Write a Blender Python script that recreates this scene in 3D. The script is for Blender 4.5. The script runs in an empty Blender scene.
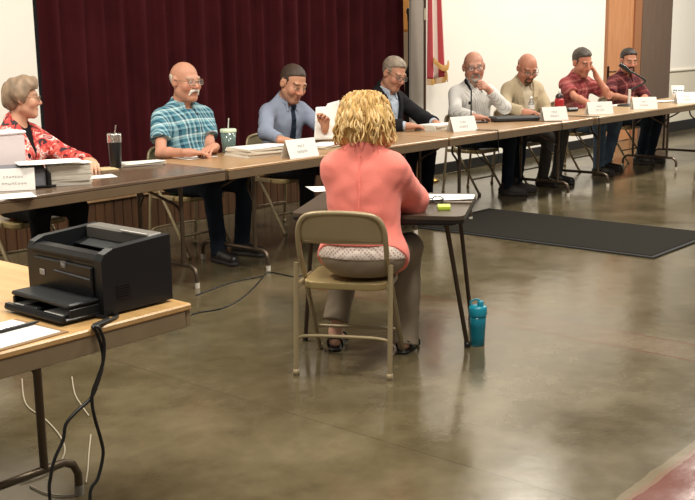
import bpy, math, random
import numpy as np
from mathutils import Matrix, Vector
random.seed(4); RNG=np.random.RandomState(7)
C=bpy.context.scene.collection
# ------------------------------------------------------------------ camera
FPX,PITCH,ROLL,CH=1050.0,.1991,-.0147,1.5438
_fw=np.array([0,math.cos(PITCH),-math.sin(PITCH)]); _r=np.array([1.,0,0]); _u=np.cross(_r,_fw)
RT=math.cos(ROLL)*_r+math.sin(ROLL)*_u; UP=-math.sin(ROLL)*_r+math.cos(ROLL)*_u
cd=bpy.data.cameras.new('camera'); cam=bpy.data.objects.new('camera',cd); C.objects.link(cam)
M=Matrix.Identity(4)
for i in range(3): M[i][0],M[i][1],M[i][2]=RT[i],UP[i],-_fw[i]
M[2][3]=CH; cam.matrix_world=M
cd.sensor_width=36; cd.lens=FPX/695*36; cd.clip_start=.05; cd.clip_end=200
bpy.context.scene.camera=cam
# the row of tables: D runs along it, N points from it out into the room
TH=.7097
D=np.array([math.sin(TH),math.cos(TH),0]); N=np.array([math.cos(TH),-math.sin(TH),0]); P0=np.array([-.7509,6.6641,0])
ROW=math.pi/2-TH
def W(t,n,z=0): return P0+D*t+N*n+np.array([0,0,z])
def ray(x,y): return _fw*FPX+RT*(x-347.5)+UP*(250-y)
def at(x,y,z):
    v=ray(x,y); return np.array([0,0,CH])+v*((z-CH)/v[2])
def onplane(x,y,n,org=P0):
    v=ray(x,y); o=np.array([0,0,CH]); return o+v*((n-(o-org)@N)/(v@N))
def xn(x,n,z):
    q=P0+N*n+np.array([0,0,z-CH]); a=x-347.5
    t=(a*(q@_fw)-FPX*(q@RT))/(FPX*(D@RT)-a*(D@_fw)); return W(t,n,z)
# ------------------------------------------------------------------ materials
def lin(c):
    if isinstance(c,str): c=[int(c[i:i+2],16)/255 for i in (0,2,4)]
    return [x/12.92 if x<=.04045 else ((x+.055)/1.055)**2.4 for x in c]
MATS={}
def base(name):
    m=bpy.data.materials.new(name); m.use_nodes=True; nt=m.node_tree; b=nt.nodes['Principled BSDF']
    return m,nt,b
def mat(name,col,rough=.5,metal=0,spec=.5,vary=0,vscale=8,bump=0,bscale=60,stretch=None,sheen=0,trans=0,alpha=1,emis=0):
    if name in MATS: return MATS[name]
    m,nt,b=base(name); c=lin(col)
    b.inputs['Base Color'].default_value=(*c,1); b.inputs['Roughness'].default_value=rough
    b.inputs['Metallic'].default_value=metal; b.inputs['Specular IOR Level'].default_value=spec
    if sheen: b.inputs['Sheen Weight'].default_value=sheen
    if trans: b.inputs['Transmission Weight'].default_value=trans
    if alpha<1: b.inputs['Alpha'].default_value=alpha
    tc=nt.nodes.new('ShaderNodeTexCoord'); src=tc.outputs['Object']
    if stretch:
        mp=nt.nodes.new('ShaderNodeMapping'); mp.inputs['Scale'].default_value=stretch
        nt.links.new(src,mp.inputs[0]); src=mp.outputs[0]
    if vary:
        n=nt.nodes.new('ShaderNodeTexNoise'); n.inputs['Scale'].default_value=vscale; n.inputs['Detail'].default_value=5
        nt.links.new(src,n.inputs['Vector'])
        r=nt.nodes.new('ShaderNodeValToRGB'); r.color_ramp.elements[0].position=.3; r.color_ramp.elements[1].position=.7
        r.color_ramp.elements[0].color=(*[x*(1-vary) for x in c],1); r.color_ramp.elements[1].color=(*[min(1,x*(1+vary)) for x in c],1)
        nt.links.new(n.outputs['Fac'],r.inputs[0]); nt.links.new(r.outputs[0],b.inputs['Base Color'])
    if bump:
        n=nt.nodes.new('ShaderNodeTexNoise'); n.inputs['Scale'].default_value=bscale; n.inputs['Detail'].default_value=3
        nt.links.new(src,n.inputs['Vector']); bp=nt.nodes.new('ShaderNodeBump'); bp.inputs['Strength'].default_value=bump; bp.inputs['Distance'].default_value=.01
        nt.links.new(n.outputs['Fac'],bp.inputs['Height']); nt.links.new(bp.outputs[0],b.inputs['Normal'])
    MATS[name]=m; return m
def node(nt,t,**k):
    n=nt.nodes.new(t)
    for a,v in k.items(): setattr(n,a,v)
    return n
def math_(nt,op,a,b=None):
    n=node(nt,'ShaderNodeMath',operation=op)
    for i,v in enumerate((a,b)):
        if v is None: continue
        if isinstance(v,(int,float)): n.inputs[i].default_value=v
        else: nt.links.new(v,n.inputs[i])
    return n.outputs[0]
def ramp(nt,fac,stops,const=True):
    r=node(nt,'ShaderNodeValToRGB'); cr=r.color_ramp
    if const: cr.interpolation='CONSTANT'
    while len(cr.elements)<len(stops): cr.elements.new(.5)
    for e,(p,c) in zip(cr.elements,stops): e.position=p; e.color=(*lin(c),1)
    nt.links.new(fac,r.inputs[0]); return r.outputs[0]
def mixc(nt,a,b,f,mode='MIX'):
    m=node(nt,'ShaderNodeMix',data_type='RGBA',blend_type=mode)
    for s,v in ((m.inputs[0],f),(m.inputs[6],a),(m.inputs[7],b)):
        if isinstance(v,(int,float)): s.default_value=v
        elif isinstance(v,(list,tuple)): s.default_value=(*v,1)
        else: nt.links.new(v,s)
    return m.outputs[2]
def plaid(name,us,vs,fu,fv,rough=.85):
    m,nt,b=base(name); tc=node(nt,'ShaderNodeTexCoord'); sp=node(nt,'ShaderNodeSeparateXYZ'); nt.links.new(tc.outputs['Object'],sp.inputs[0])
    u=math_(nt,'ADD',sp.outputs[0],math_(nt,'MULTIPLY',sp.outputs[1],.55)); v=math_(nt,'SUBTRACT',sp.outputs[2],math_(nt,'MULTIPLY',sp.outputs[1],.35))
    cu=ramp(nt,math_(nt,'FRACT',math_(nt,'MULTIPLY',math_(nt,'ADD',u,10),fu)),us)
    cv=ramp(nt,math_(nt,'FRACT',math_(nt,'MULTIPLY',math_(nt,'ADD',v,10),fv)),vs)
    nt.links.new(mixc(nt,cu,cv,.5),b.inputs['Base Color']); b.inputs['Roughness'].default_value=rough; b.inputs['Specular IOR Level'].default_value=.2
    return m
def wood(name,c1,c2,rough=.35,axis=0,scale=3,spec=.5):
    m,nt,b=base(name); tc=node(nt,'ShaderNodeTexCoord'); mp=node(nt,'ShaderNodeMapping'); s=[14,14,14]; s[axis]=1.2
    mp.inputs['Scale'].default_value=s; nt.links.new(tc.outputs['Object'],mp.inputs[0])
    n=node(nt,'ShaderNodeTexNoise'); n.inputs['Scale'].default_value=scale; n.inputs['Detail'].default_value=6; n.inputs['Distortion'].default_value=.6
    nt.links.new(mp.outputs[0],n.inputs['Vector'])
    nt.links.new(ramp(nt,n.outputs['Fac'],[(.3,c1),(.7,c2)],False),b.inputs['Base Color']); b.inputs['Roughness'].default_value=rough
    b.inputs['Specular IOR Level'].default_value=spec
    return m
def attr_mat(name,rough=.5,spec=.4,bump=0,bscale=90,sss=0):
    m,nt,b=base(name); a=node(nt,'ShaderNodeAttribute'); a.attribute_name='Col'; nt.links.new(a.outputs['Color'],b.inputs['Base Color'])
    b.inputs['Roughness'].default_value=rough; b.inputs['Specular IOR Level'].default_value=spec
    if sss: b.inputs['Subsurface Weight'].default_value=sss; b.inputs['Subsurface Radius'].default_value=(.01,.004,.002); b.inputs['Subsurface Scale'].default_value=.5
    if bump:
        tc=node(nt,'ShaderNodeTexCoord'); n=node(nt,'ShaderNodeTexNoise'); n.inputs['Scale'].default_value=bscale; nt.links.new(tc.outputs['Object'],n.inputs['Vector'])
        bp=node(nt,'ShaderNodeBump'); bp.inputs['Strength'].default_value=bump; bp.inputs['Distance'].default_value=.01; nt.links.new(n.outputs['Fac'],bp.inputs['Height']); nt.links.new(bp.outputs[0],b.inputs['Normal'])
    return m
# ------------------------------------------------------------------ objects
def thing(name,label,cat,loc=(0,0,0),rz=0,group=None):
    o=bpy.data.objects.new(name,None); o.empty_display_size=.1; C.objects.link(o); o.location=loc; o.rotation_euler=(0,0,rz)
    o['label']=label; o['category']=cat
    if group: o['group']=group
    return o
def tag(o,label,cat,group=None,kind=None):
    o['label']=label; o['category']=cat
    if group: o['group']=group
    if kind: o['kind']=kind
    return o
def dup(root,loc,rz,label,group=None):
    def cp(o,p):
        c=o.copy(); C.objects.link(c)
        if p is not None: c.parent=p
        for ch in o.children: cp(ch,c)
        return c
    r=cp(root,None); r.location=loc; r.rotation_euler=(0,0,rz); r['label']=label
    if group: r['group']=group
    return r
def link(name,me,m,parent=None,loc=None,rz=0,kind=None):
    o=bpy.data.objects.new(name,me); C.objects.link(o)
    if m is not None: me.materials.append(m)
    if parent is not None: o.parent=parent
    if loc is not None: o.location=loc
    if rz: o.rotation_euler=(0,0,rz)
    if kind: o['kind']=kind
    return o
class MB:
    """collects boxes, tubes, prisms and lathes into one mesh"""
    def __init__(s): s.v=[]; s.f=[]; s.sm=[]
    def add(s,v,f,smooth=False):
        o=len(s.v); s.v+= [tuple(map(float,p)) for p in v]; s.f+=[[i+o for i in q] for q in f]; s.sm+=[smooth]*len(f); return s
    def box(s,c,d,R=None,b=0):
        c=np.array(c,float); h=np.array(d,float)/2
        if b<=0:
            V=[np.array([x,y,z])*h for x in(-1,1) for y in(-1,1) for z in(-1,1)]
            F=[(0,1,3,2),(4,6,7,5),(0,4,5,1),(2,3,7,6),(0,2,6,4),(1,5,7,3)]
            sm=False
        else:
            b=min(b,*(h*.98)); V=[];idx={}
            for x in(-1,1):
                for y in(-1,1):
                    for z in(-1,1):
                        for a in range(3):
                            p=np.array([x,y,z])*(h-b); p[a]+=b*[x,y,z][a]; idx[(x,y,z,a)]=len(V); V.append(p)
            F=[]
            for a in range(3):
                o1,o2=(a+1)%3,(a+2)%3
                for sg in(-1,1):
                    q=[]
                    for u,w in((-1,-1),(1,-1),(1,1),(-1,1)):
                        k=[0,0,0]; k[a]=sg;k[o1]=u;k[o2]=w; q.append(idx[(*k,a)])
                    F.append(q if sg>0 else q[::-1])
            for a in range(3):   # edges along axis a
                o1,o2=(a+1)%3,(a+2)%3
                for u in(-1,1):
                    for w in(-1,1):
                        k0=[0,0,0];k0[o1]=u;k0[o2]=w;k0[a]=-1;k1=list(k0);k1[a]=1
                        q=[idx[(*k0,o1)],idx[(*k1,o1)],idx[(*k1,o2)],idx[(*k0,o2)]]
                        F.append(q[::-1] if u*w>0 else q)
            for x in(-1,1):
                for y in(-1,1):
                    for z in(-1,1):
                        q=[idx[(x,y,z,a)] for a in range(3)]; F.append(q if x*y*z>0 else q[::-1])
            sm=False
        if R is not None: V=[np.array(R)@p for p in V]
        return s.add([p+c for p in V],F,sm)
    def tube(s,pts,r,seg=10,cap=True,closed=False):
        P=[np.array(p,float) for p in pts]; n=len(P); rr=r if hasattr(r,'__len__') else [r]*n
        V=[];F=[]; prev=None
        for i in range(n):
            t=(P[(i+1)%n]-P[i-1]) if closed else (P[min(i+1,n-1)]-P[max(i-1,0)])
            t=t/(np.linalg.norm(t)+1e-12)
            if prev is None:
                a=np.array([0,0,1.]) if abs(t[2])<.9 else np.array([1.,0,0]); u=np.cross(t,a)
            else: u=prev-t*(prev@t)
            u/=np.linalg.norm(u)+1e-12; prev=u; w=np.cross(t,u)
            for k in range(seg):
                a=2*math.pi*k/seg; V.append(P[i]+rr[i]*(math.cos(a)*u+math.sin(a)*w))
        for i in range(n if closed else n-1):
            j=(i+1)%n
            for k in range(seg): F.append((i*seg+k,i*seg+(k+1)%seg,j*seg+(k+1)%seg,j*seg+k))
        s.add(V,F,True)
        if cap and not closed:
            s.add(V[:seg],[tuple(range(seg))[::-1]]); s.add(V[-seg:],[tuple(range(seg))])
        return s
    def lathe(s,prof,c=(0,0,0),seg=24,R=None):
        V=[];F=[];n=len(prof)
        for r,z in prof:
            for k in range(seg):
                a=2*math.pi*k/seg; V.append(np.array([r*math.cos(a),r*math.sin(a),z]))
        for i in range(n-1):
            for k in range(seg): F.append((i*seg+k,i*seg+(k+1)%seg,(i+1)*seg+(k+1)%seg,(i+1)*seg+k))
        if R is not None: V=[np.array(R)@p for p in V]
        V=[p+np.array(c) for p in V]; return s.add(V,F,True)
    def prism(s,poly,axis,a,b):
        """extrude a 2-D polygon (other two axes in order) from a to b along axis"""
        n=len(poly); V=[]
        for h in(a,b):
            for p in poly:
                q=[p[0],p[1]]; q.insert(axis,h); V.append(q)
        F=[tuple(range(n))[::-1],tuple(range(n,2*n))]+[(i,(i+1)%n,n+(i+1)%n,n+i) for i in range(n)]
        return s.add(V,F)
    def grid(s,fn,nu,nv,smooth=True,thick=0):
        V=[fn(i/(nu-1),j/(nv-1)) for i in range(nu) for j in range(nv)]
        F=[(i*nv+j,(i+1)*nv+j,(i+1)*nv+j+1,i*nv+j+1) for i in range(nu-1) for j in range(nv-1)]
        return s.add(V,F,smooth)
    def build(s,name,m,parent=None,loc=None,rz=0,kind=None,solid=0):
        me=bpy.data.meshes.new(name); me.from_pydata(s.v,[],s.f); me.polygons.foreach_set('use_smooth',s.sm); 
        o=link(name,me,m,parent,loc,rz,kind)
        import bmesh
        bm=bmesh.new(); bm.from_mesh(me); bmesh.ops.recalc_face_normals(bm,faces=bm.faces); bm.to_mesh(me); bm.free()
        if solid:
            md=o.modifiers.new('thickness','SOLIDIFY'); md.thickness=solid; md.offset=0
        return o
def rot(ax,a):
    c,s=math.cos(a),math.sin(a)
    return np.array({'x':[[1,0,0],[0,c,-s],[0,s,c]],'y':[[c,0,s],[0,1,0],[-s,0,c]],'z':[[c,-s,0],[s,c,0],[0,0,1]]}[ax])
def smooth_path(pts,n=8):
    P=[np.array(p,float) for p in pts]; out=[]
    for i in range(len(P)-1):
        a,b,c,d=P[max(i-1,0)],P[i],P[i+1],P[min(i+2,len(P)-1)]
        for k in range(n):
            t=k/n; out.append(.5*((2*b)+(c-a)*t+(2*a-5*b+4*c-d)*t*t+(3*b-a-3*c+d)*t**3))
    return out+[P[-1]]
def text_obj(name,body,size,m,parent,loc,R,space=1.0):
    cu=bpy.data.curves.new(name,'FONT'); cu.body=body; cu.size=size; cu.extrude=.0004; cu.align_x='CENTER'; cu.align_y='CENTER'; cu.space_line=space
    t=bpy.data.objects.new(name,cu); C.objects.link(t)
    me=bpy.data.meshes.new_from_object(t.evaluated_get(bpy.context.evaluated_depsgraph_get()))
    bpy.data.objects.remove(t)
    me.materials.clear(); o=link(name,me,m,parent)
    M4=Matrix.Identity(4)
    for i in range(3):
        for j in range(3): M4[i][j]=R[i][j]
        M4[i][3]=loc[i]
    o.matrix_local=M4; return o
# ------------------------------------------------------------------ implicit surfaces for people
class Field:
    def __init__(s,lo,hi,h):
        s.lo=np.array(lo,float); s.h=h; s.n=np.ceil((np.array(hi)-s.lo)/h).astype(int)+1
        s.F=np.full(s.n,.5,np.float32); s.ax=[(s.lo[i]+h*np.arange(s.n[i])).astype(np.float32) for i in range(3)]
    def blk(s,lo,hi):
        a=np.clip(np.floor((lo-s.lo)/s.h).astype(int),0,s.n); b=np.clip(np.ceil((hi-s.lo)/s.h).astype(int)+1,0,s.n)
        sl=tuple(slice(a[i],b[i]) for i in range(3))
        return sl,s.ax[0][sl[0]][:,None,None],s.ax[1][sl[1]][None,:,None],s.ax[2][sl[2]][None,None,:]
    def comb(s,sl,d,k,sub):
        f=s.F[sl]
        if f.size==0: return
        if sub: f2,d2=-f,d
        else: f2,d2=f,d
        if k>0:
            hh=np.maximum(k-np.abs(f2-d2),0)/k; r=np.minimum(f2,d2)-hh*hh*k*.25
        else: r=np.minimum(f2,d2)
        s.F[sl]=-r if sub else r
    def rc(s,a,b,ra,rb,k=.02,sub=False,flat=False):
        a=np.array(a,float); b=np.array(b,float); m=max(ra,rb)+k+3*s.h
        sl,X,Y,Z=s.blk(np.minimum(a,b)-m,np.maximum(a,b)+m); u=b-a; L=float(u@u)+1e-9
        t=np.clip(((X-a[0])*u[0]+(Y-a[1])*u[1]+(Z-a[2])*u[2])/L,0,1)
        d=np.sqrt((X-a[0]-t*u[0])**2+(Y-a[1]-t*u[1])**2+(Z-a[2]-t*u[2])**2)-(ra+(rb-ra)*t)
        if flat: d=np.maximum(d,((X-b[0])*u[0]+(Y-b[1])*u[1]+(Z-b[2])*u[2])/math.sqrt(L))
        s.comb(sl,d.astype(np.float32),k,sub)
    def ell(s,c,r,R=None,k=.02,sub=False):
        c=np.array(c,float); r=np.array(r,float); m=r.max()+k+3*s.h
        sl,X,Y,Z=s.blk(c-m,c+m); X,Y,Z=X-c[0],Y-c[1],Z-c[2]
        if R is not None: X,Y,Z=(R[0,0]*X+R[1,0]*Y+R[2,0]*Z),(R[0,1]*X+R[1,1]*Y+R[2,1]*Z),(R[0,2]*X+R[1,2]*Y+R[2,2]*Z)
        k0=np.sqrt((X/r[0])**2+(Y/r[1])**2+(Z/r[2])**2); k1=np.sqrt((X/r[0]**2)**2+(Y/r[1]**2)**2+(Z/r[2]**2)**2)+1e-6
        s.comb(sl,(k0*(k0-1)/k1).astype(np.float32),k,sub)
    def full(s): return s.ax[0][:,None,None],s.ax[1][None,:,None],s.ax[2][None,None,:]
    def local(s,fr):
        X,Y,Z=s.full(); o,R=fr.o,fr.R; X,Y,Z=X-o[0],Y-o[1],Z-o[2]
        return tuple((R[0,i]*X+R[1,i]*Y+R[2,i]*Z) for i in range(3))
    def cut(s,d,k=.004):    # remove where d<0
        f=-s.F; hh=np.maximum(k-np.abs(f-d),0)/k; s.F=(-(np.minimum(f,d)-hh*hh*k*.25)).astype(np.float32)
    def wrinkle(s,amp,freq,seed,aniso=(1,1,1)):
        X,Y,Z=s.full(); s.F+=amp*noise3(X*aniso[0],Y*aniso[1],Z*aniso[2],freq,seed).astype(np.float32)
    def mesh(s):
        F=s.F; n=s.n; S=F<0
        cs=np.zeros(n-1,np.int8)
        for i in(0,1):
            for j in(0,1):
                for k in(0,1): cs+=S[i:n[0]-1+i,j:n[1]-1+j,k:n[2]-1+k]
        act=(cs>0)&(cs<8); I=np.argwhere(act); idx=np.full(n-1,-1,np.int32); idx[act]=np.arange(len(I))
        cor=[(i,j,k) for i in(0,1) for j in(0,1) for k in(0,1)]
        val=np.stack([F[I[:,0]+c[0],I[:,1]+c[1],I[:,2]+c[2]] for c in cor],1)
        acc=np.zeros((len(I),3)); cnt=np.zeros(len(I))
        for a in range(8):
            for b in range(a+1,8):
                ca,cb=np.array(cor[a]),np.array(cor[b])
                if np.abs(ca-cb).sum()!=1: continue
                va,vb=val[:,a],val[:,b]; m=(va<0)!=(vb<0); t=np.where(m,va/np.where(m,va-vb,1),0)
                acc+=m[:,None]*(ca[None]+t[:,None]*(cb-ca)[None]); cnt+=m
        V=s.lo+s.h*(I+acc/np.maximum(cnt,1)[:,None])
        Q=[]
        for ax in range(3):
            o1,o2=(ax+1)%3,(ax+2)%3
            sa=[slice(0,n[i]) for i in range(3)]; sb=list(sa); sa[ax]=slice(0,n[ax]-1); sb[ax]=slice(1,n[ax])
            A,B=S[tuple(sa)],S[tuple(sb)]; E=np.argwhere(A!=B)
            ok=(E[:,o1]>0)&(E[:,o2]>0)&(E[:,o1]<n[o1]-1)&(E[:,o2]<n[o2]-1); E=E[ok]
            q=[]
            for u,w in((1,1),(0,1),(0,0),(1,0)):
                e=E.copy(); e[:,o1]-=u; e[:,o2]-=w; q.append(idx[e[:,0],e[:,1],e[:,2]])
            q=np.stack(q,1); fl=~A[E[:,0],E[:,1],E[:,2]]; q[fl]=q[fl][:,::-1]; Q.append(q)
        Q=np.concatenate(Q); Q=Q[(Q>=0).all(1)]
        return V.astype(np.float32),Q
    def sample(s,p):
        g=np.clip(np.round((np.asarray(p)-s.lo)/s.h).astype(int),0,s.n-1); return s.F[tuple(g)]
def noise3(X,Y,Z,freq,seed):
    r=np.random.RandomState(seed); o=0
    wx=np.sin(Y*freq*.9+r.rand()*6)+np.sin(Z*freq*.7+r.rand()*6)
    for i in range(5):
        k=r.normal(size=3); k=k/np.linalg.norm(k)*freq*(.7+.35*i)
        o=o+np.sin(X*k[0]+Y*k[1]+Z*k[2]+.9*wx+r.rand()*6.28)/(1+.35*i)
    return o/3
def np_mesh(name,V,Q,m,parent,col=None):
    me=bpy.data.meshes.new(name); me.vertices.add(len(V)); me.vertices.foreach_set('co',V.ravel())
    me.loops.add(Q.size); me.loops.foreach_set('vertex_index',Q.ravel().astype(np.int32))
    me.polygons.add(len(Q)); me.polygons.foreach_set('loop_start',np.arange(0,Q.size,4,dtype=np.int32))
    me.polygons.foreach_set('use_smooth',np.ones(len(Q),bool)); me.update(calc_edges=True); me.validate()
    if col is not None:
        a=me.color_attributes.new('Col','FLOAT_COLOR','POINT'); a.data.foreach_set('color',np.concatenate([col,np.ones((len(col),1))],1).astype(np.float32).ravel())
    return link(name,me,m,parent)
class Frame:
    def __init__(s,o,R): s.o=np.array(o,float); s.R=np.array(R,float)
    def p(s,*q):
        q=q[0] if len(q)==1 else q; return s.o+s.R@np.array(q,float)
    def inv(s,V): return (V-s.o)@s.R
# ------------------------------------------------------------------ people
SKIN=attr_mat('skin',.5,.35,.05,120,.04); HAIRM=attr_mat('hair',.55,.35,.25,160)
M_LENS=mat('spectacle_lens','E8EEF0',.05,alpha=.12); M_GLASS_FRAME=mat('spectacle_frame','3A2A22',.35); M_WIRE=mat('wire_frame','8C7A60',.3,.8)
def hcol(V,c,f,seed,amp=.35):
    n=noise3(V[:,0],V[:,1],V[:,2],f,seed); c=np.array(lin(c)); return np.clip(c[None]*(1+amp*n[:,None]),0,1)
def ik(S,Wp,l1,l2,hint):
    d=np.linalg.norm(Wp-S)
    if d>l1+l2-.01: k=d/(l1+l2-.01); print('  arm stretched x%.2f'%k); l1*=k;l2*=k
    u=(Wp-S)/d; a=(l1*l1-l2*l2+d*d)/(2*d); h=math.sqrt(max(l1*l1-a*a,0)); q=np.array(hint,float); q=q-u*(q@u); q/=np.linalg.norm(q)+1e-9
    return S+u*a+q*h
def unit(v): v=np.array(v,float); return v/np.linalg.norm(v)
def hand(F,w,f,nrm,side,sc=1,curl=(.35,.4,.3),spread=.021,thumb=.5):
    f=unit(f); nrm=np.array(nrm,float); nrm=unit(nrm-f*(nrm@f)); th=np.cross(f,nrm)*side
    w=np.array(w,float)
    F.rc(w-f*.03*sc,w+f*.03*sc,.026*sc,.026*sc,.02)
    for i in range(4):
        o=(1.5-i)*spread*sc; k=w+f*(.088-.006*abs(i-1.2))*sc+th*o
        F.rc(w+f*.012*sc+th*o*.55,k,.0155*sc,.0125*sc,.016)
        L=np.array([[.042,.026,.022],[.047,.03,.023],[.043,.028,.022],[.034,.021,.019]][i])*sc; ang=0; p=k; dv=f+th*(1.5-i)*.06
        dv=unit(dv)
        for j in range(3):
            ang+=curl[j]*(1+.08*i); q=p+(dv*math.cos(ang)-(-nrm)*math.sin(ang))*L[j]
            F.rc(p,q,(.0096-.0009*j)*sc,(.0088-.0010*j)*sc,.004); p=q
    p=w+f*.02*sc+th*.018*sc; q=p+(f*.75+th*.62+nrm*.25)*.045*sc; F.rc(p,q,.017*sc,.0125*sc,.014)
    r=q+unit(f*.9+th*(.35-.5*thumb)+nrm*(.2+.3*thumb))*.034*sc; F.rc(q,r,.0115*sc,.0098*sc,.006)
    t=r+unit(f*.9+th*(.1-.5*thumb)+nrm*(.3+.3*thumb))*.027*sc; F.rc(r,t,.0098*sc,.0078*sc,.005)
def head_sdf(F,H,s,fat=1.0,female=False,nose=1.0):
    p=lambda *q:H.p(np.array(q)*s); R=H.R
    F.ell(p(0,-.014,.03),np.array([.077,.097,.089])*s,R,.02)
    F.ell(p(0,.026,-.045),np.array([.061*fat,.064,.076])*s,R,.04)
    F.rc(p(-.047*fat,-.002,-.06),p(-.016,.062,-.1),.02*s,.019*s,.03); F.rc(p(.047*fat,-.002,-.06),p(.016,.062,-.1),.02*s,.019*s,.03)
    F.rc(p(-.01,.066,-.101),p(.01,.066,-.101),.019*s,.019*s,.02)
    F.rc(p(-.04,.078,.024),p(.04,.078,.024),.012*s,.012*s,.018)
    for x in(-1,1):
        F.ell(p(x*.043,.062,-.03),np.array([.024*fat,.024,.026])*s,R,.025)
        F.ell(p(x*.033,.105,.004),np.array([.020,.022,.0135])*s,R,.012,True)
        F.ell(p(x*.032,.0765,.003),np.array([.0145,.0145,.0125])*s,R,.002)
        F.rc(p(x*.02,.088,.013),p(x*.045,.08,.011),.0055*s,.005*s,.006)   # upper lid
        F.ell(p(x*.081,-.008,-.002),np.array([.011,.021,.033])*s,R@rot('z',x*.35),.008)
        F.ell(p(x*.093,.0,.0),np.array([.008,.010,.018])*s,R,.006,True)
    F.rc(p(0,.086,.014),p(0,.109*nose,-.028),.0095*s,.0145*s,.014)
    for x in(-1,1): F.ell(p(x*.014,.098,-.033),np.array([.0095,.012,.0085])*s,R,.008)
    F.rc(p(-.017,.084,-.0605),p(.017,.084,-.0605),.0075*s,.0075*s,.008); F.rc(p(-.014,.083,-.0735),p(.014,.083,-.0735),.0085*s,.0085*s,.008)
    F.rc(p(-.023,.093,-.067),p(.023,.093,-.067),.0026*s,.0026*s,.004,True)
def head_col(V,H,s,skin,lip='A8685C',brow='5A4436',iris='4A3B2C',stubble=None,seed=1,scalp=None):
    h=H.inv(V)/s; col=hcol(V,skin,30,seed,.07); x,y,z=h.T; ax=np.abs(x)
    def mixin(m,c,w): 
        w=np.clip(m,0,1)[:,None]*w; col[:]=col*(1-w)+np.array(lin(c))[None]*w
    near=(np.abs(z)<.16)&(ax<.12)&(y>-.12)&(y<.14)
    red=np.exp(-((ax-.045)**2+(z+.03)**2)/.0006)*(y>.03)+np.exp(-((x)**2+(z+.028)**2)/.0003)*(y>.08)
    mixin(red*near,'C06A58',.35)
    if scalp:
        d=scalp_d(x,y,z); w=np.clip((d+.008)/.014,0,1)*(np.abs(z)<.16)*(ax<.12)*(y<.14)*(y>-.14)*(1-((ax>.066)&(y>-.034)&(y<.0145)&(z>-.045)&(z<.03))); mixin(w,scalp,.6)
    if stubble: mixin((near&(z<-.045)&(y>-.02)&(ax<.075))*1.*np.clip((-.04-z)/.02,0,1)*(1-np.exp(-(ax**2/.0004+(z+.067)**2/.00012))),stubble,.32)
    l=((ax/.025)**2+((z+.067)/.0125)**2<1)&(y>.07); mixin(l*1.,lip,.75)
    e=((ax-.032)/.0135)**2+((z-.002)/.0068)**2; ey=(e<1)&(y>.07)&near; mixin(ey*1.,'E6DFD6',.9)
    ir=((ax-.032)**2+(z-.003)**2<.0058**2)&(y>.07)&near; mixin(ir*1.,iris,1)
    lid=(e>=1)&(e<1.9)&(z>0)&(y>.06)&near; mixin(lid*1.,'6B4A3C',.55)
    b=(ax>.013)&(ax<.052)&(np.abs(z-.0275+.06*(ax-.03)**2/.03)<.0065)&(y>.055)&near; mixin(b*1.,brow,.75)
    return np.clip(col,0,1)
def glasses(H,s,parent,m=None,w=.0265,hh=.018):
    g=thing_child('glasses',parent); m=m or M_GLASS_FRAME
    fr=MB(); ln=MB(); P=lambda *q:H.p(np.array(q)*s)
    for sx in(-1,1):
        loop=[]
        for k in range(20):
            a=2*math.pi*k/20; cx=abs(math.cos(a))**.7*np.sign(math.cos(a)); sz=abs(math.sin(a))**.7*np.sign(math.sin(a)); x=sx*.034+w*cx; loop.append(P(x,.108-.9*(x*x)*2,.0+hh*sz))
        fr.tube(loop,.0021*s,6,closed=True); c=P(sx*.034,.1055,0); ln.add(loop+[c],[(i,(i+1)%20,20) for i in range(20)],True)
        MB().tube(smooth_path([P(sx*.0605,.1,.006),P(sx*.076,.07,.008),P(sx*.086,.0,.012),P(sx*.087,-.018,.0)],4),.0021*s,6).build('temple',m,g)
    fr.tube(smooth_path([P(-.0085,.108,.006),P(0,.112,.009),P(.0085,.108,.006)],4),.0021*s,6)
    fr.build('rim',m,g); o=ln.build('lens',M_LENS,g)
def thing_child(name,parent):
    o=bpy.data.objects.new(name,None); o.empty_display_size=.05; C.objects.link(o); o.parent=parent; return o
def hairline(X): return .066-.42*np.clip(np.abs(X)-.03,0,1)
def scalp_d(X,Y,Z):
    front=hairline(X)+np.clip(Z-.084,-.028,1)-Y; side=.019+np.clip(Z,0,.05)*.25-Y-np.where(Z<-.004,.05,0)
    return np.minimum(np.where((np.abs(X)>.045)&(Z<.045),np.minimum(front+.04*np.clip((.045-Z)/.02,0,1),side),front),np.where(Y<-.03,Z+.075,Z+.035))
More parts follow.
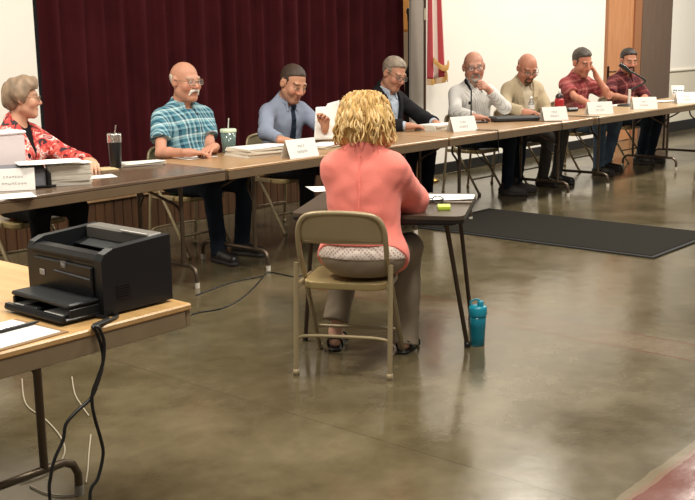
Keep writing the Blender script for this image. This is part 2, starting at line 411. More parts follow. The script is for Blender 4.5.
def hair(H,s,style,col,parent,seed=3,fat=1.0):
    p=lambda *q:H.p(np.array(q)*s); R=H.R; m=.30*s if style in('curly','bob') else .17*s
    F=Field(H.o-m-np.array([0,0,.06]),H.o+m,.0045 if style!='curly' else .005)
    X,Y,Z=F.local(H); X,Y,Z=X/s,Y/s,Z/s; name='hair'
    if style in('short','crew','fringe'):
        head_sdf(F,H,s,fat); F.F[F.F>.3]=.3
        th={'short':.0105,'crew':.005,'fringe':.004}[style]
        ear=(np.abs(X)>.066)&(Y>-.034)&(Y<.0145)&(Z>-.045)&(Z<.030)
        top=np.clip((Z-.02)/.08,0,1); F.F-=(th*(.45+1.05*top)*s).astype(np.float32) if style!='fringe' else np.float32(th*s)
        if style!='fringe':
            F.wrinkle(.0035 if style=='short' else .001,75,seed,(1,.5,1)); F.wrinkle(.0022 if style=='short' else .0008,170,seed+2,(1,.4,1))
            nz=.0045*noise3(X,Y,Z,190,seed+5)+.003*noise3(X,Y,Z,60,seed+6); d=scalp_d(X,Y,Z)+nz
        else:
            nz=.003*noise3(X,Y,Z,150,seed+5); d=np.minimum(np.minimum(-.008-Y,.045+nz-Z-.15*(Y+.1)+.0*X),np.where(np.abs(X)>.045,Z+.045,Z+.07))+nz
        F.F=np.where(ear,.05,F.F).astype(np.float32); F.cut((d*s).astype(np.float32),.006)
    elif style=='bob':         # short full layered hair with the ears half covered
        F.ell(p(0,-.018,.035),np.array([.093,.112,.105])*s,R,.0); F.ell(p(0,-.075,-.02),np.array([.066,.045,.06])*s,R,.03)
        for x in(-1,1): F.ell(p(x*.080,-.025,.025),np.array([.018,.045,.045])*s,R,.02)
        F.ell(p(.0,.03,.115),np.array([.06,.06,.028])*s,R,.03)
        F.rc(p(-.05,.055,.09),p(.055,.06,.085),.024*s,.022*s,.03); F.wrinkle(.006,55,seed,(1,1,.5)); F.wrinkle(.004,120,seed+2,(1,1,.4))
        F.cut((np.where((Z<.06),(.028+np.clip(Z,0,1)*.5)-Y,.2)*s+0*X).astype(np.float32),.012)
        F.cut(((((X/.066)**2+((Y-.11)/.075)**2+((Z+.03)/.085)**2)-1)*.05*s).astype(np.float32),.012)
    elif style=='curly':
        F.ell(p(0,-.02,.03),np.array([.114,.122,.106])*s,R,.0)
        F.ell(p(0,-.055,-.045),np.array([.122,.085,.115])*s,R,.05)
        for x in(-1,1): F.ell(p(x*.082,-.0,-.055),np.array([.045,.06,.095])*s,R,.04)
        F.wrinkle(.007,48,seed,(1,1,.55)); F.wrinkle(.004,95,seed+1,(1,1,.5))
        F.cut(((((X/.07)**2+((Y-.13)/.10)**2+((Z+.03)/.1)**2)-1)*.05*s).astype(np.float32),.012)
    V,Q=F.mesh(); c=hcol(V,col,75 if style!='curly' else 45,seed,.45 if style=='bob' else .3)
    if style=='curly':         # darker roots at the crown, lighter ends: the dye, not shade
        h=H.inv(V)/s; w=np.clip(np.exp(-((h[:,0]+.0)**2/.0012))*np.clip((h[:,2]-.04)/.06,0,1),0,1)[:,None]*.35; c=c*(1-w)+np.array(lin('7A5A38'))*w
    o=np_mesh('hair',V,Q,HAIRM,parent,c)
    if style=='curly':
        rng=np.random.RandomState(5); mb=[MB(),MB(),MB()]
        for i in range(430):
            a=rng.uniform(0,2*math.pi); e=rng.uniform(-.75,1.25); 
            st=np.array([.112*math.cos(a)*math.cos(e*.9),-.025+.116*math.sin(a)*math.cos(e*.9),.03+.104*math.sin(e)])
            if st[1]>.05 and st[2]<.09: continue
            ln=rng.uniform(.06,.12); out=unit([st[0],st[1]+.02,.0]); pts=[]; ph=rng.uniform(0,6); amp=rng.uniform(.004,.010); tw=rng.choice([-1,1])
            tang=np.cross(out,[0,0,1])
            for k in range(11):
                u=k/10; z=st[2]-ln*u; r=out*(.006+.012*math.sin(u*2.2)+(.004 if z<-.08 else 0))
                q=np.array([st[0],st[1],z])+r+(tang*math.cos(ph+u*6)*tw+out*math.sin(ph+u*6))*amp*(.25+u)
                lim=max(.0,.03-z)
                if z<.03: q[:2]+=out[:2]*min(.012,lim*.15)
                if z<-.115: q[2]=-.115-(abs(z)-.115)*.3; q-=out*.002
                pts.append(p(*q))
            mb[i%3].tube(pts,[.0064*s*(1-.6*(k/10)**2) for k in range(11)],6)
        for b,cc in zip(mb,('CBA96C','BE9758','D6B67E')): b.build('curls',mat('curl_'+cc,cc,.5,vary=.15,vscale=40),o)
    return o
def beard(H,s,kind,col,parent,seed=9):
    p=lambda *q:H.p(np.array(q)*s); R=H.R; F=Field(H.o-.17*s,H.o+.17*s,.0045); X,Y,Z=F.local(H); X,Y,Z=X/s,Y/s,Z/s
    if kind=='moustache':
        for x in(-1,1):
            F.rc(p(x*.004,.099,-.047),p(x*.026,.088,-.055),.0095*s,.009*s,.006); F.rc(p(x*.026,.088,-.055),p(x*.034,.078,-.078),.009*s,.0065*s,.006)
        F.wrinkle(.0015,120,seed,(1,1,.4))
    else:
        if kind in('goatee','full'):
            for x in(-1,1):
                F.rc(p(x*.003,.094,-.048),p(x*.024,.086,-.055),.0075*s,.007*s,.006); F.rc(p(x*.024,.086,-.055),p(x*.028,.077,-.085),.0075*s,.01*s,.006)
            F.rc(p(-.016,.076,-.096),p(.016,.076,-.096),.017*s,.017*s,.01); F.rc(p(0,.07,-.105),p(0,.066,-.128),.018*s,.012*s,.015)
        if kind=='full':
            for x in(-1,1):
                F.rc(p(x*.03,.068,-.088),p(x*.058,.012,-.062),.017*s,.017*s,.012); F.rc(p(x*.058,.012,-.062),p(x*.071,.004,-.015),.015*s,.009*s,.01)
        F.wrinkle(.002,110,seed,(1,1,.5))
    V,Q=F.mesh(); return np_mesh('moustache' if kind=='moustache' else 'beard',V,Q,HAIRM,parent,hcol(V,col,90,seed,.3))
SHOE=mat('black_shoe_leather','1C1A1A',.4); SOLE=mat('shoe_sole','2E2A28',.7)
def shoe(a,d,parent,m=SHOE,s=1,sole=SOLE):
    a=np.array(a,float); d=unit([d[0],d[1],0]); F=Field(a-.30,a+.30,.007); z0=0.002
    q=lambda f,z,r=0:np.array([a[0],a[1],0])+d*f+np.array([-d[1],d[0],0])*r+np.array([0,0,z])
    F.rc(q(-.045*s,.05),q(.03*s,.055),.04*s,.043*s,.02); F.rc(q(.03*s,.05),q(.16*s,.038),.043*s,.038*s,.03); F.rc(q(-.02*s,.06),q(-.01*s,.115),.042*s,.046*s,.02)
    X,Y,Z=F.full(); F.cut((Z-.018+0*X+0*Y).astype(np.float32),.003); V,Q=F.mesh(); o=np_mesh('shoe',V,Q,m,parent)
    G=Field(a-.30,a+.30,.007); G.rc(q(-.045*s,.012),q(.03*s,.012),.041*s,.044*s,.01); G.rc(q(.03*s,.012),q(.163*s,.012),.044*s,.039*s,.02)
    X,Y,Z=G.full(); G.cut((Z-z0+0*X+0*Y).astype(np.float32),.003); G.cut((.03-Z+0*X+0*Y).astype(np.float32),.003); V,Q=G.mesh(); np_mesh('sole',V,Q,sole,o)
def person(sp):
    s=sp.get('s',1.0); b=sp.get('bulk',1.0); bel=sp.get('belly',.0); fem=sp.get('female',False); h=sp.get('h',.006)
    if 'loc' in sp: loc,rz=sp['loc'],sp['rz']
    else: loc,rz=W(sp['t'],sp['n']),ROW+math.pi
    root=thing('person',sp['label'],'person',loc,rz); RZ=rot('z',rz); loc=np.array(loc,float)
    tol=lambda P:RZ.T@(np.array(P,float)-loc)
    print('person',sp['t'] if 't' in sp else '')
    T=Frame((0,sp.get('py',0),.445+.105*s),rot('z',math.radians(sp.get('tyaw',0)))@rot('x',-math.radians(sp.get('lean',5)))@rot('y',math.radians(sp.get('troll',0))))
    hy,hp,hr=[math.radians(a) for a in sp.get('head',(0,0,0))]
    neckl=sp.get('neck',0)
    piv=T.p(0,.005*s,(.578+neckl)*s); HR=rot('z',hy)@rot('x',-hp)@rot('y',hr); H=Frame(piv+HR@(np.array([0,.028,.105])*s),HR)
    sw=.172*sp.get('shw',.92 if fem else 1)*(.5+.5*b); hs=sp.get('hs',1.12); hb=sp.get('hip',b)
    arms={}
    for sd,x in(('R',1),('L',-1)):
        A=sp[sd]; Sj=T.p(x*sw*s,A.get('sy',0)*s,.425*s)
        w=A['w']; w=tol(xn(*w[1:])) if w[0]=='xn' else np.array(w,float)
        El=ik(Sj,w,.295*s,.262*s,A.get('hint',(x*.8,-.3,-.8))); f=A.get('f'); f=unit(w-El) if f is None else unit(f)
        nrm=A.get('nrm',(0,0,-1)); arms[sd]=(Sj,El,w,f,nrm,x,A); 
        print('   ',sd,'sh',Sj.round(2),'el',El.round(2),'w',w.round(2))
    # ---- body
    lo=np.minimum.reduce([a[i] for a in arms.values() for i in range(3)]+[np.array([-.3,-.3,0.0]),H.o-.2])-.0; hi=np.maximum.reduce([a[i] for a in arms.values() for i in range(3)]+[np.array([.3,.5,.6]),H.o+.17])
    lo=lo-np.array([.22,.22,.02]); hi=hi+np.array([.22,.22,.02]); lo[2]=-.01
    legs=[]
    for sd,x in(('R',1),('L',-1)):
        G=sp.get('leg'+sd,{}); hipj=np.array([x*.092*s*(.6+.4*b),.03,.445+.085*s]); kn=np.array(G.get('k',(x*.14,.45*s,.515)),float); an=np.array(G.get('a',(x*.13,.43*s,.09)),float); legs.append((hipj,kn,an,x,G.get('d',(x*.15,1,0))))
    for l in legs: lo=np.minimum(lo,np.minimum(l[1],l[2])-.15); hi=np.maximum(hi,np.maximum(l[1],l[2])+.15)
    lo[2]=-.01
    def torso(F,g,hips=True,arm=True):
        R=T.R; p=lambda *q:T.p(np.array(q)*s)
        if hips: F.ell(p(0,.0,.0),np.array([.165*hb+g,.125*hb+g,.115+g])*s,R,.03)
        F.ell(p(0,.012+.4*bel,.15),np.array([.145*b+g+bel*.5,.105*b+g+bel,.17+g])*s,R,.06)
        F.ell(p(0,.0,.335),np.array([.158*b+g,.108*b+g,.175+g])*s,R,.06)
        if fem and g<.1:
            for x in(-1,1): F.ell(p(x*.075,.085,.31),np.array([.066,.062,.066])*s*(1+g*3),R,.05)
        F.rc(p(-sw*.8,-.008,.428),p(sw*.8,-.008,.428),(.05+g)*s,(.05+g)*s,.05)
        for x in(-1,1): F.rc(p(x*sw*.8,-.012,.442),p(0,-.018,.535),(.034+g)*s,(.042+g)*s,.05)
    F=Field(lo,hi,h); torso(F,-.004)
    p=lambda *q:T.p(np.array(q)*s); nk=sp.get('neckr',.056)
    F.rc(p(0,-.012,.47),H.p(np.array([0,-.022,-.055])*s),nk*1.08*s,nk*s,.035)
    head_sdf(F,H,s*hs,sp.get('fat',1.0),fem,sp.get('nose',1.0))
    ab=sp.get('armr',1.0)
    for sd,(Sj,El,w,f,nrm,x,A) in arms.items():
        F.rc(Sj,El,.045*s*ab,.037*s*ab,.04); m=El+(w-El)*.3; F.rc(El,m,.037*s*ab,.040*s*ab,.02); F.rc(m,w,.040*s*ab,.026*s*ab,.02)
        hand(F,w,f,nrm,x,s*sp.get('hands',1.0),A.get('curl',(.35,.4,.3)),thumb=A.get('thumb',.5))
    for hj,kn,an,x,d in legs:
        F.rc(hj,kn,.07*s,.045*s,.03); F.rc(kn,an,.046*s,.034*s,.02); dd=unit([d[0],d[1],0])
        F.rc(an,an+np.array([0,0,-.04]),.034*s,.033*s,.02); q=np.array([an[0],an[1],.036])+dd*.13*s; F.rc(an+np.array([0,0,-.045])-dd*.025*s,q,.032*s,.024*s,.03)
        if sp.get('barefoot'):
            for k in range(5):
                c=q+np.array([-dd[1],dd[0],0])*(k-2)*.016+np.array([0,0,-.012]); F.rc(c,c+dd*(.04-.006*abs(k-(1.5 if x>0 else 2.5))),.010,.0085,.006)
    V,Q=F.mesh(); col=head_col(V,H,s*hs,sp['skin'],sp.get('lip','A8685C'),sp.get('brow','5A4436'),sp.get('iris','4A3B2C'),sp.get('stubble'),scalp=sp['hair'][1] if sp['hair'][0] in('short','crew') else None)
    hd=np.linalg.norm(V-np.array(arms['R'][2]),axis=1)<.2; 
    body=np_mesh('body',V,Q,SKIN,root,col)
    if sp.get('hair'): hair(H,s*hs,sp['hair'][0],sp['hair'][1],root,fat=sp.get('fat',1.0))
    if sp.get('beard'): beard(H,s*hs,sp['beard'][0],sp['beard'][1],root)
    if sp.get('glasses'): glasses(H,s*hs,root,M_WIRE if sp['glasses']=='wire' else None)
    # ---- trousers and shoes
    g=.012; F=Field(lo,hi,.009); R=T.R
    F.ell(T.p(0,-.005,.0),np.array([.172*hb+g,.132*hb+g,.12+g])*s,R,.03)
    F.ell(T.p(0,.01+.3*bel,.08*s),np.array([.14*b+g+bel*.4,.105*b+g+bel*.8,.09])*s,R,.04)
    for hj,kn,an,x,d in legs:
        th=sp.get('thigh',1.0); F.rc(hj,kn,.088*s*th,.064*s*th,.04); F.rc(kn,an+np.array([0,0,sp.get('cuff',{}).get(x,-.035)]),.064*s*th,.055*s*th*sp.get('flare',1),.03,flat=True)
    F.wrinkle(.004,28,11); F.wrinkle(.003,60,12)
    if sp.get('flatseat',True):
        X,Y,Z=F.full(); F.cut((np.where((Y>.26)|(Z<.36),.5,Z-.452)+0*X).astype(np.float32),.006)
    for hj,kn,an,x,d in legs: pass
    V,Q=F.mesh(); tr=np_mesh('trousers',V,Q,sp['trousers'],root)
    if sp.get('barefoot'):
        for hj,kn,an,x,d in legs:
            dd=unit([d[0],d[1],0]); a=np.array([an[0],an[1],0]); sd=np.array([-dd[1],dd[0],0]); G=Field(a-.3,a+.3,.006)
            G.rc(a-dd*.045+[0,0,.012],a+dd*.05+[0,0,.008],.034,.03,.01); G.rc(a+dd*.05+[0,0,.008],a+dd*.145+[0,0,.008],.03,.043,.03); Xg,Yg,Zg=G.full(); G.cut((Zg-.003+0*Xg+0*Yg).astype(np.float32)); G.cut((.016-Zg+0*Xg+0*Yg).astype(np.float32)); V,Q=G.mesh()
            so=np_mesh('sandal',V,Q,SHOE,root)
            MB().tube(smooth_path([a+dd*.11+sd*.045+[0,0,.012],a+dd*.10+sd*.03+[0,0,.055],a+dd*.10-sd*.03+[0,0,.055],a+dd*.11-sd*.045+[0,0,.012]],6),.007,6).build('strap',SHOE,so)
            MB().tube(smooth_path([a-dd*.02+sd*.036+[0,0,.012],a-dd*.045+sd*.03+[0,0,.06],a-dd*.045-sd*.03+[0,0,.06],a-dd*.02-sd*.036+[0,0,.012]],6),.006,6).build('strap',SHOE,so)
    if not sp.get('barefoot'):
        for hj,kn,an,x,d in legs: shoe((an[0],an[1],0),d,root,sp.get('shoe',SHOE),s)
    # ---- upper clothes
    def top(name,g,cut,m,par,hf=.007,wr=.005,neck=True,vee=None,open_=None,hem=None,hemslope=0,upto=None,sleeve=1.0,cm=None):
        F=Field(lo,hi,hf); torso(F,g); F.T=F.F.copy()
        for sd,(Sj,El,w,f,nrm,x,A) in arms.items():
            if cut<1: e=Sj+(El-Sj)*cut; F.rc(Sj,e,(.047+g)*s*sleeve,(.050+g)*s*sleeve,.04,flat=True)
            else:
                F.rc(Sj,El,(.047+g)*s*sleeve,(.040+g)*s*sleeve,.045); e=El+(w-El)*(cut-1); F.rc(El,e,(.041+g)*s*sleeve,(.030+g)*s*sleeve,.03,flat=True)
        F.wrinkle(wr,22,21+int(g*1000)); F.wrinkle(wr*.55,52,22)
        X,Y,Z=F.local(T); X,Y,Z=X/s,Y/s,Z/s
        if neck:
            c0=T.p(0,.03*s,.525*s); F.rc(T.p(0,.01*s,.528*s),T.p(0,.05*s,.72*s),(nk+.010)*s,(nk+.05)*s,.006,True)
        if vee: # open front: width w0 at height z0 falling to nothing at z1
            w0,z0,z1=vee; wz=w0*np.clip((Z-z1)/(z0-z1),0,1.6)
            F.cut(np.maximum(np.abs(X)-wz,np.where(Y>-.01,-1,1)*np.ones_like(X)*.3).astype(np.float32)*s,.004)
        if upto is not None: F.cut(((upto-Z)*s+0*X).astype(np.float32),.004)
        if hem is not None: F.cut(((Z-hem+hemslope*np.clip(Y+.11,0,.2))*s+0*X).astype(np.float32),.004)
        # sleeve ends: clean cuff plane
        V,Q=F.mesh(); o=np_mesh(name,V,Q,m,par); return o,F
    def front(F,x,z):  # torso-frame y of the cloth at (x,z)
        for y in np.arange(.34,.0,-.003):
            g_=np.clip(np.round((T.p(np.array([x,y,z])*s)-F.lo)/F.h).astype(int),0,F.n-1)
            if F.T[tuple(g_)]<0: return y
        return .1
    cl=sp['clothes']; o,F=top(*cl[0],root) if False else (None,None)
    for c in cl:
        kw=dict(c[4]) if len(c)>4 else {}; extra={k:kw.pop(k) for k in list(kw) if k in('seam','collar','tie','buttons','lapel','placket','pocket')}
        o,F=top(c[0],c[1],c[2],c[3],root,**kw)
        if extra.get('collar') is not None:
            G=Field(T.p(0,0,.5*s)-.17*s,T.p(0,0,.5*s)+.19*s,.005); r=nk+.012
            ring=[]
            for k in range(13):
                a=math.radians(35+290*k/12); fy=math.cos(a); ring.append(T.p(np.array([-(r)*math.sin(a)*1.0,.002+r*fy*1.02,.548-.022*fy+.0])*s))
            for a,bb in zip(ring[:-1],ring[1:]):
                G.rc(a,bb,.008*s,.008*s,.004); G.rc(a-T.R[:,2]*.018*s,bb-T.R[:,2]*.018*s,.011*s,.011*s,.006)
            for x,e in((-1,ring[0]),(1,ring[-1])):
                tip=np.array([x*.052,front(F,x*.052,.452)+.002,.452]); G.rc(e,T.p(tip*s),.011*s,.006*s,.006); G.rc(e-T.R[:,2]*.02*s,T.p((tip+np.array([-x*.012,.003,.012]))*s),.011*s,.006*s,.006)
            V,Q=G.mesh(); np_mesh('collar',V,Q,extra['collar'],o)
        if extra.get('tie') is not None:
            G=Field(T.p(0,.1*s,.3*s)-.33*s,T.p(0,.1*s,.3*s)+.33*s,.006); zs=np.linspace(.5,.06,14); pv=None
            for i,z in enumerate(zs):
                y=front(F,0,z)+.004 if z<.49 else front(F,0,.47)+.008; wd=.010+.022*i/13
                if pv is not None:
                    for u in(-1,-.5,0,.5,1): G.rc(T.p(np.array([u*pv[1],pv[0],pv[2]])*s),T.p(np.array([u*wd,y,z])*s),.007*s,.007*s,.004)
                pv=(y,wd,z)
            G.rc(T.p(np.array([-.009,front(F,0,.47)+.012,.503])*s),T.p(np.array([.009,front(F,0,.47)+.012,.503])*s),.015*s,.015*s,.01)
            V,Q=G.mesh(); np_mesh('necktie',V,Q,extra['tie'],root)
        if extra.get('lapel') is not None:
            w0,z0,z1=kw['vee']; G=Field(T.p(0,.1*s,.35*s)-.3*s,T.p(0,.1*s,.35*s)+.3*s,.006)
            for x in(-1,1):
                pr=None
                for z in np.linspace(z1+.02,.50,12):
                    u=(z-z1)/(z0-z1); xa=x*(w0*u+.004); wd=.008+.05*math.sin(min(1,u*.95)*math.pi*.62)
                    a=np.array([xa,front(F,xa+x*.012,z)+.004,z]); bq=np.array([xa+x*wd,front(F,xa+x*wd,z)+.004,z])
                    if pr is not None:
                        for m_ in np.linspace(0,1,5): G.rc(T.p((pr[0]+(pr[1]-pr[0])*m_)*s),T.p((a+(bq-a)*m_)*s),.008*s,.008*s,.003)
                    pr=(a,bq)
            V,Q=G.mesh(); np_mesh('lapel',V,Q,extra['lapel'],o)
        if extra.get('seam'):
            pts=[]
            for z in np.arange(.50,.04,-.02):
                for y in np.arange(-.34,0,.003):
                    g_=np.clip(np.round((T.p(np.array([0,y,z])*s)-F.lo)/F.h).astype(int),0,F.n-1)
                    if F.T[tuple(g_)]<.004: break
                pts.append(T.p(np.array([0,y+.001,z])*s))
            for _ in range(3): pts=[pts[0]]+[(pts[i-1]+2*pts[i]+pts[i+1])/4 for i in range(1,len(pts)-1)]+[pts[-1]]
            MB().tube(pts,.0035,6).build('back_seam',c[3],o)
        if extra.get('buttons') is not None:
            for z in np.arange(.42,.12,-.075):
                y=front(F,0,z)+.001; q=T.p(np.array([0,y,z])*s); MB().lathe([(0,.003),(.0045,.003),(.0055,.0015),(.0055,-.002)],q,10,T.R@rot('x',-math.pi/2)).build('button',extra['buttons'],o)
    sp['_']=dict(T=T,H=H,root=root,arms=arms,s=s); return root
# ------------------------------------------------------------------ setting
sc=bpy.context.scene
def struct(mb,name,m,**k): o=mb.build(name,m,kind='structure',**k); return o
def rowbox(t0,t1,n0,n1,z0,z1,mb=None,b=0):
    """a box aligned with the row, in metres along, across and up"""
    mb=mb or MB(); R=np.stack([D,N,[0,0,1]],1); c=W((t0+t1)/2,(n0+n1)/2,(z0+z1)/2); return mb.box(c,(abs(t1-t0),abs(n1-n0),abs(z1-z0)),R,b)
# floor: polished concrete with saw-cut joints, stains, a red painted stripe and a red field
m,nt,b=base('polished_concrete'); tc=node(nt,'ShaderNodeTexCoord'); ob=tc.outputs['Object']
n1=node(nt,'ShaderNodeTexNoise'); n1.inputs['Scale'].default_value=1.4; n1.inputs['Detail'].default_value=8; n1.inputs['Roughness'].default_value=.62; nt.links.new(ob,n1.inputs['Vector'])
n2=node(nt,'ShaderNodeTexNoise'); n2.inputs['Scale'].default_value=9; n2.inputs['Detail'].default_value=6; nt.links.new(ob,n2.inputs['Vector'])
c1=ramp(nt,n1.outputs['Fac'],[(.32,'423926'),(.5,'5B523C'),(.68,'746A52')],False); c2=ramp(nt,n2.outputs['Fac'],[(.3,'483F2C'),(.7,'665C46')],False)
cc=mixc(nt,c1,c2,.35); n3=node(nt,'ShaderNodeTexNoise'); n3.inputs['Scale'].default_value=.7; n3.inputs['Detail'].default_value=4; nt.links.new(ob,n3.inputs['Vector'])
cc=mixc(nt,cc,lin('5E4836'),math_(nt,'MULTIPLY',math_(nt,'GREATER_THAN',n3.outputs['Fac'],.6),.25))
sp=node(nt,'ShaderNodeSeparateXYZ'); nt.links.new(ob,sp.inputs[0])   # floor object is aligned with the row: x along, y across
def band(a,lo,hi): return math_(nt,'MULTIPLY',math_(nt,'GREATER_THAN',a,lo),math_(nt,'LESS_THAN',a,hi))
wob=math_(nt,'MULTIPLY',math_(nt,'SUBTRACT',n2.outputs['Fac'],.5),.03); X=math_(nt,'ADD',sp.outputs[0],wob); Y=math_(nt,'ADD',sp.outputs[1],wob)
FL=lambda P:(float((np.array(P)-P0)@D),float((np.array(P)-P0)@N))
ta=FL([.77,5.94,0])[0]; tb=FL([.73,5.63,0])[0]; tr=FL([.91,3.31,0]); nr=FL([1.3,3.73,0])[1]; nr=(tr[1]+nr)/2
# y axis of the floor object points away from the room, so across = -y
cc=mixc(nt,cc,lin('775844'),math_(nt,'MULTIPLY',math_(nt,'MULTIPLY',band(X,tb,ta),math_(nt,'LESS_THAN',Y,-.55)),.16))
for a in (ta,tb): cc=mixc(nt,cc,lin('5E3A2C'),math_(nt,'MULTIPLY',math_(nt,'MULTIPLY',band(X,a-.011,a+.011),math_(nt,'LESS_THAN',Y,-.55)),.75))
red=math_(nt,'LESS_THAN',Y,-nr); cc=mixc(nt,cc,lin('6A352C'),math_(nt,'MULTIPLY',red,.85)); cc=mixc(nt,cc,lin('85765E'),math_(nt,'MULTIPLY',band(Y,-nr-.02,-nr+.03),.5))
for a in (-1.55,5.6): cc=mixc(nt,cc,lin('2E271E'),math_(nt,'MULTIPLY',band(sp.outputs[0],a,a+.008),.3))
cc=mixc(nt,cc,lin('2E271E'),math_(nt,'MULTIPLY',band(sp.outputs[1],-.62,-.612),.3))
nt.links.new(cc,b.inputs['Base Color'])
rr=node(nt,'ShaderNodeMapRange'); rr.inputs['From Min'].default_value=.3; rr.inputs['From Max'].default_value=.7; rr.inputs['To Min'].default_value=.09; rr.inputs['To Max'].default_value=.24; nt.links.new(n1.outputs['Fac'],rr.inputs[0]); nt.links.new(rr.outputs[0],b.inputs['Roughness'])
b.inputs['Specular IOR Level'].default_value=.6
bp=node(nt,'ShaderNodeBump'); bp.inputs['Strength'].default_value=.06; bp.inputs['Distance'].default_value=.02; nt.links.new(n2.outputs['Fac'],bp.inputs['Height']); nt.links.new(bp.outputs[0],b.inputs['Normal'])
struct(MB().box((3.5,-2,-.05),(19,14,.1)),'floor',m,loc=P0,rz=ROW)
M_WALL=mat('wall_paint','F4EFE4',.75,vary=.015,vscale=2,bump=.05); M_WALL2=mat('wall_paint_lower','E6DFCB',.7,vary=.02); M_GREY=mat('shaded_wall_grey','A79F93',.7,vary=.03)
WN=-2.1
struct(rowbox(4.96,9.2,WN-.12,WN,0,4.6),'wall_back',M_WALL)
struct(rowbox(4.71,4.955,WN-.03,WN,0.331,4.6),'wall_recess',M_GREY)  # shade on this wall strip is put into its grey colour
struct(rowbox(11.36,14.5,WN-.12,WN,.98,4.6),'wall_right',M_WALL)
struct(rowbox(11.36,14.5,WN-.12,WN+.004,0,.95),'wall_dado',M_WALL2)
struct(rowbox(11.36,14.5,WN-.12,WN+.03,.95,.985,b=.008),'trim_1',mat('rail_paint','EDE7D8',.5))
struct(rowbox(11.36,14.5,WN,WN+.02,0,.16,b=.004),'baseboard_right',mat('rubber_base','1B1A1A',.4))
struct(rowbox(4.96,9.2,WN,WN+.015,0,.12,b=.004),'baseboard_back',mat('rubber_base','1B1A1A',.4))
struct(rowbox(-5,.03,WN-.12,WN,.0,4.6),'wall_left',M_WALL)
# door with frame and the broad dark jamb beside it
M_DOOR=wood('door_veneer','B87E54','C99066',.45,2,2); M_JAMB=mat('dark_brown_jamb','6A5749',.6,vary=.12,vscale=6,stretch=(6,6,.6)); M_DFR=mat('door_frame_brown','9C6A48',.5)
dr=struct(rowbox(9.26,10.1,WN-.06,WN-.01,.01,2.2),'door_1',M_DOOR)
hd=MB(); R=np.stack([D,N,[0,0,1]],1); hd.box(W(9.34,WN+.0,1.0),(.05,.012,.2),R,.004); hd.tube([W(9.34,WN+.0,1.02),W(9.34,WN+.06,1.02),W(9.46,WN+.06,1.02)],.01,8); hd.build('door_handle',mat('dark_bronze','3A2C22',.35,.8),dr)
f=rowbox(9.2,9.26,WN-.1,WN+.02,0,2.26); rowbox(10.1,10.32,WN-.1,WN+.02,0,2.26,f); rowbox(9.26,10.1,WN-.1,WN+.02,2.2,2.26,f); struct(f,'trim_2',M_DFR)
struct(rowbox(9.2,10.32,WN-.12,WN,2.26,4.6),'wall_over',M_WALL)
struct(rowbox(10.32,11.36,WN-.12,WN+.03,0,4.6),'trim_3',M_JAMB)
# stage: low board front, floor behind the curtain, lit back wall seen through the gap
M_BOARD=wood('stage_boards','3E2817','57391F',.5,2,2); M_STAGE=wood('stage_floor_boards','8A6B4C','A48460',.45,0,2)
SN=-2.0
f=MB(); t=-4.9
while t<4.9:
    rowbox(t,t+.085,SN-.02,SN,.0,.29,f,.006); t+=.09
struct(f,'stage_front',M_BOARD)
struct(rowbox(-4.9,4.95,-5.2,SN+.02,.29,.33,b=.006),'stage_floor',M_STAGE)
struct(rowbox(4.96,11,-5.2,WN-.13,.29,.33),'stage_wing_floor',M_STAGE)
struct(rowbox(.2,11,-5.4,-5.25,0,4.6),'wall_stage',mat('stage_wall_paint','D9D0C0',.8))
# ------------------------------------------------------------------ curtain
def curtain(name,t0,t1,n,amp,per,z1,m,seed):
    r=np.random.RandomState(seed); k=int((t1-t0)/per*9); ph=np.cumsum(r.uniform(.55,1.45,k)); ph=ph/ph[-1]*2*math.pi*(t1-t0)/per; am=amp*np.convolve(r.uniform(.4,1.5,k+8),np.ones(9)/9,'valid')[:k]
    def fn(u,v):
        i=min(int(u*(k-1)+.5),k-1); t=t0+(t1-t0)*u; a=am[i]*(1.15-.35*v)
        w=math.sin(ph[i]); w=abs(w)**.8*np.sign(w); return W(t+.02*math.cos(ph[i])*(1-v),n+a*w+.015*math.sin(ph[i]*.37+v*3),.335+(z1-.335)*v)
    return MB().grid(fn,k,24).build(name,m,solid=.006)
M_CURT=mat('maroon_velvet','43161B',.9,spec=.1,vary=.2,vscale=3)
tag(curtain('stage_curtain',.215,5.045,-2.46,.055,.21,4.3,M_CURT,3),'long dark maroon velvet stage curtain hanging in folds behind the seated row','curtain')
tag(curtain('side_curtain',-.12,.21,-2.28,.025,.2,4.3,mat('charcoal_drape','1F1C1F',.85,spec=.15),8),'narrow charcoal drape at the left edge of the maroon stage curtain','curtain')
# ------------------------------------------------------------------ backstage seen through the gap
M_BLACK=mat('black_plastic','141414',.4); M_BLACKM=mat('black_metal','18181A',.35,.3); M_OAK=wood('orange_wood','B77A3A','D19A55',.45,2,2)
g=W(8.1,-4.7); cb=thing('wall_cabinet','orange wooden cabinet high backstage, in the gap beside the curtain','cabinet',(g[0],g[1],1.62),ROW)
MB().box((0,0,.45),(.9,.4,.9),b=.01).build('carcass',M_OAK,cb); 
for x in(-.22,.22): MB().box((x,-.21,.45),(.42,.02,.84),b=.006).build('door',M_OAK,cb)
g=W(6.24,-3.3); ms=thing('microphone_stand','black microphone stand on the stage, in the gap right of the curtain','microphone stand',(g[0],g[1],.33),ROW)
MB().lathe([(0,0),(.11,0),(.11,.015),(.03,.03),(0,.03)]).build('base',M_BLACKM,ms); MB().tube([(0,0,.02),(0,0,1.42)],.009).build('pole',M_BLACKM,ms); MB().lathe([(0,1.41),(.014,1.42),(.018,1.5),(.027,1.51),(.03,1.54),(.022,1.57),(0,1.58)]).build('microphone',M_BLACK,ms)
g=W(5.72,-2.85); F=Field((-.3,-.3,0),(.3,.3,1.3),.012); F.rc((0,0,.06),(0,0,.75),.10,.09,.05); F.rc((0,0,.75),(.02,0,1.0),.09,.04,.06); F.wrinkle(.012,22,4,(1,1,.3)); X_,Y_,Z_=F.full(); F.cut((Z_-.005+0*X_+0*Y_).astype(np.float32)); V,Q=F.mesh()
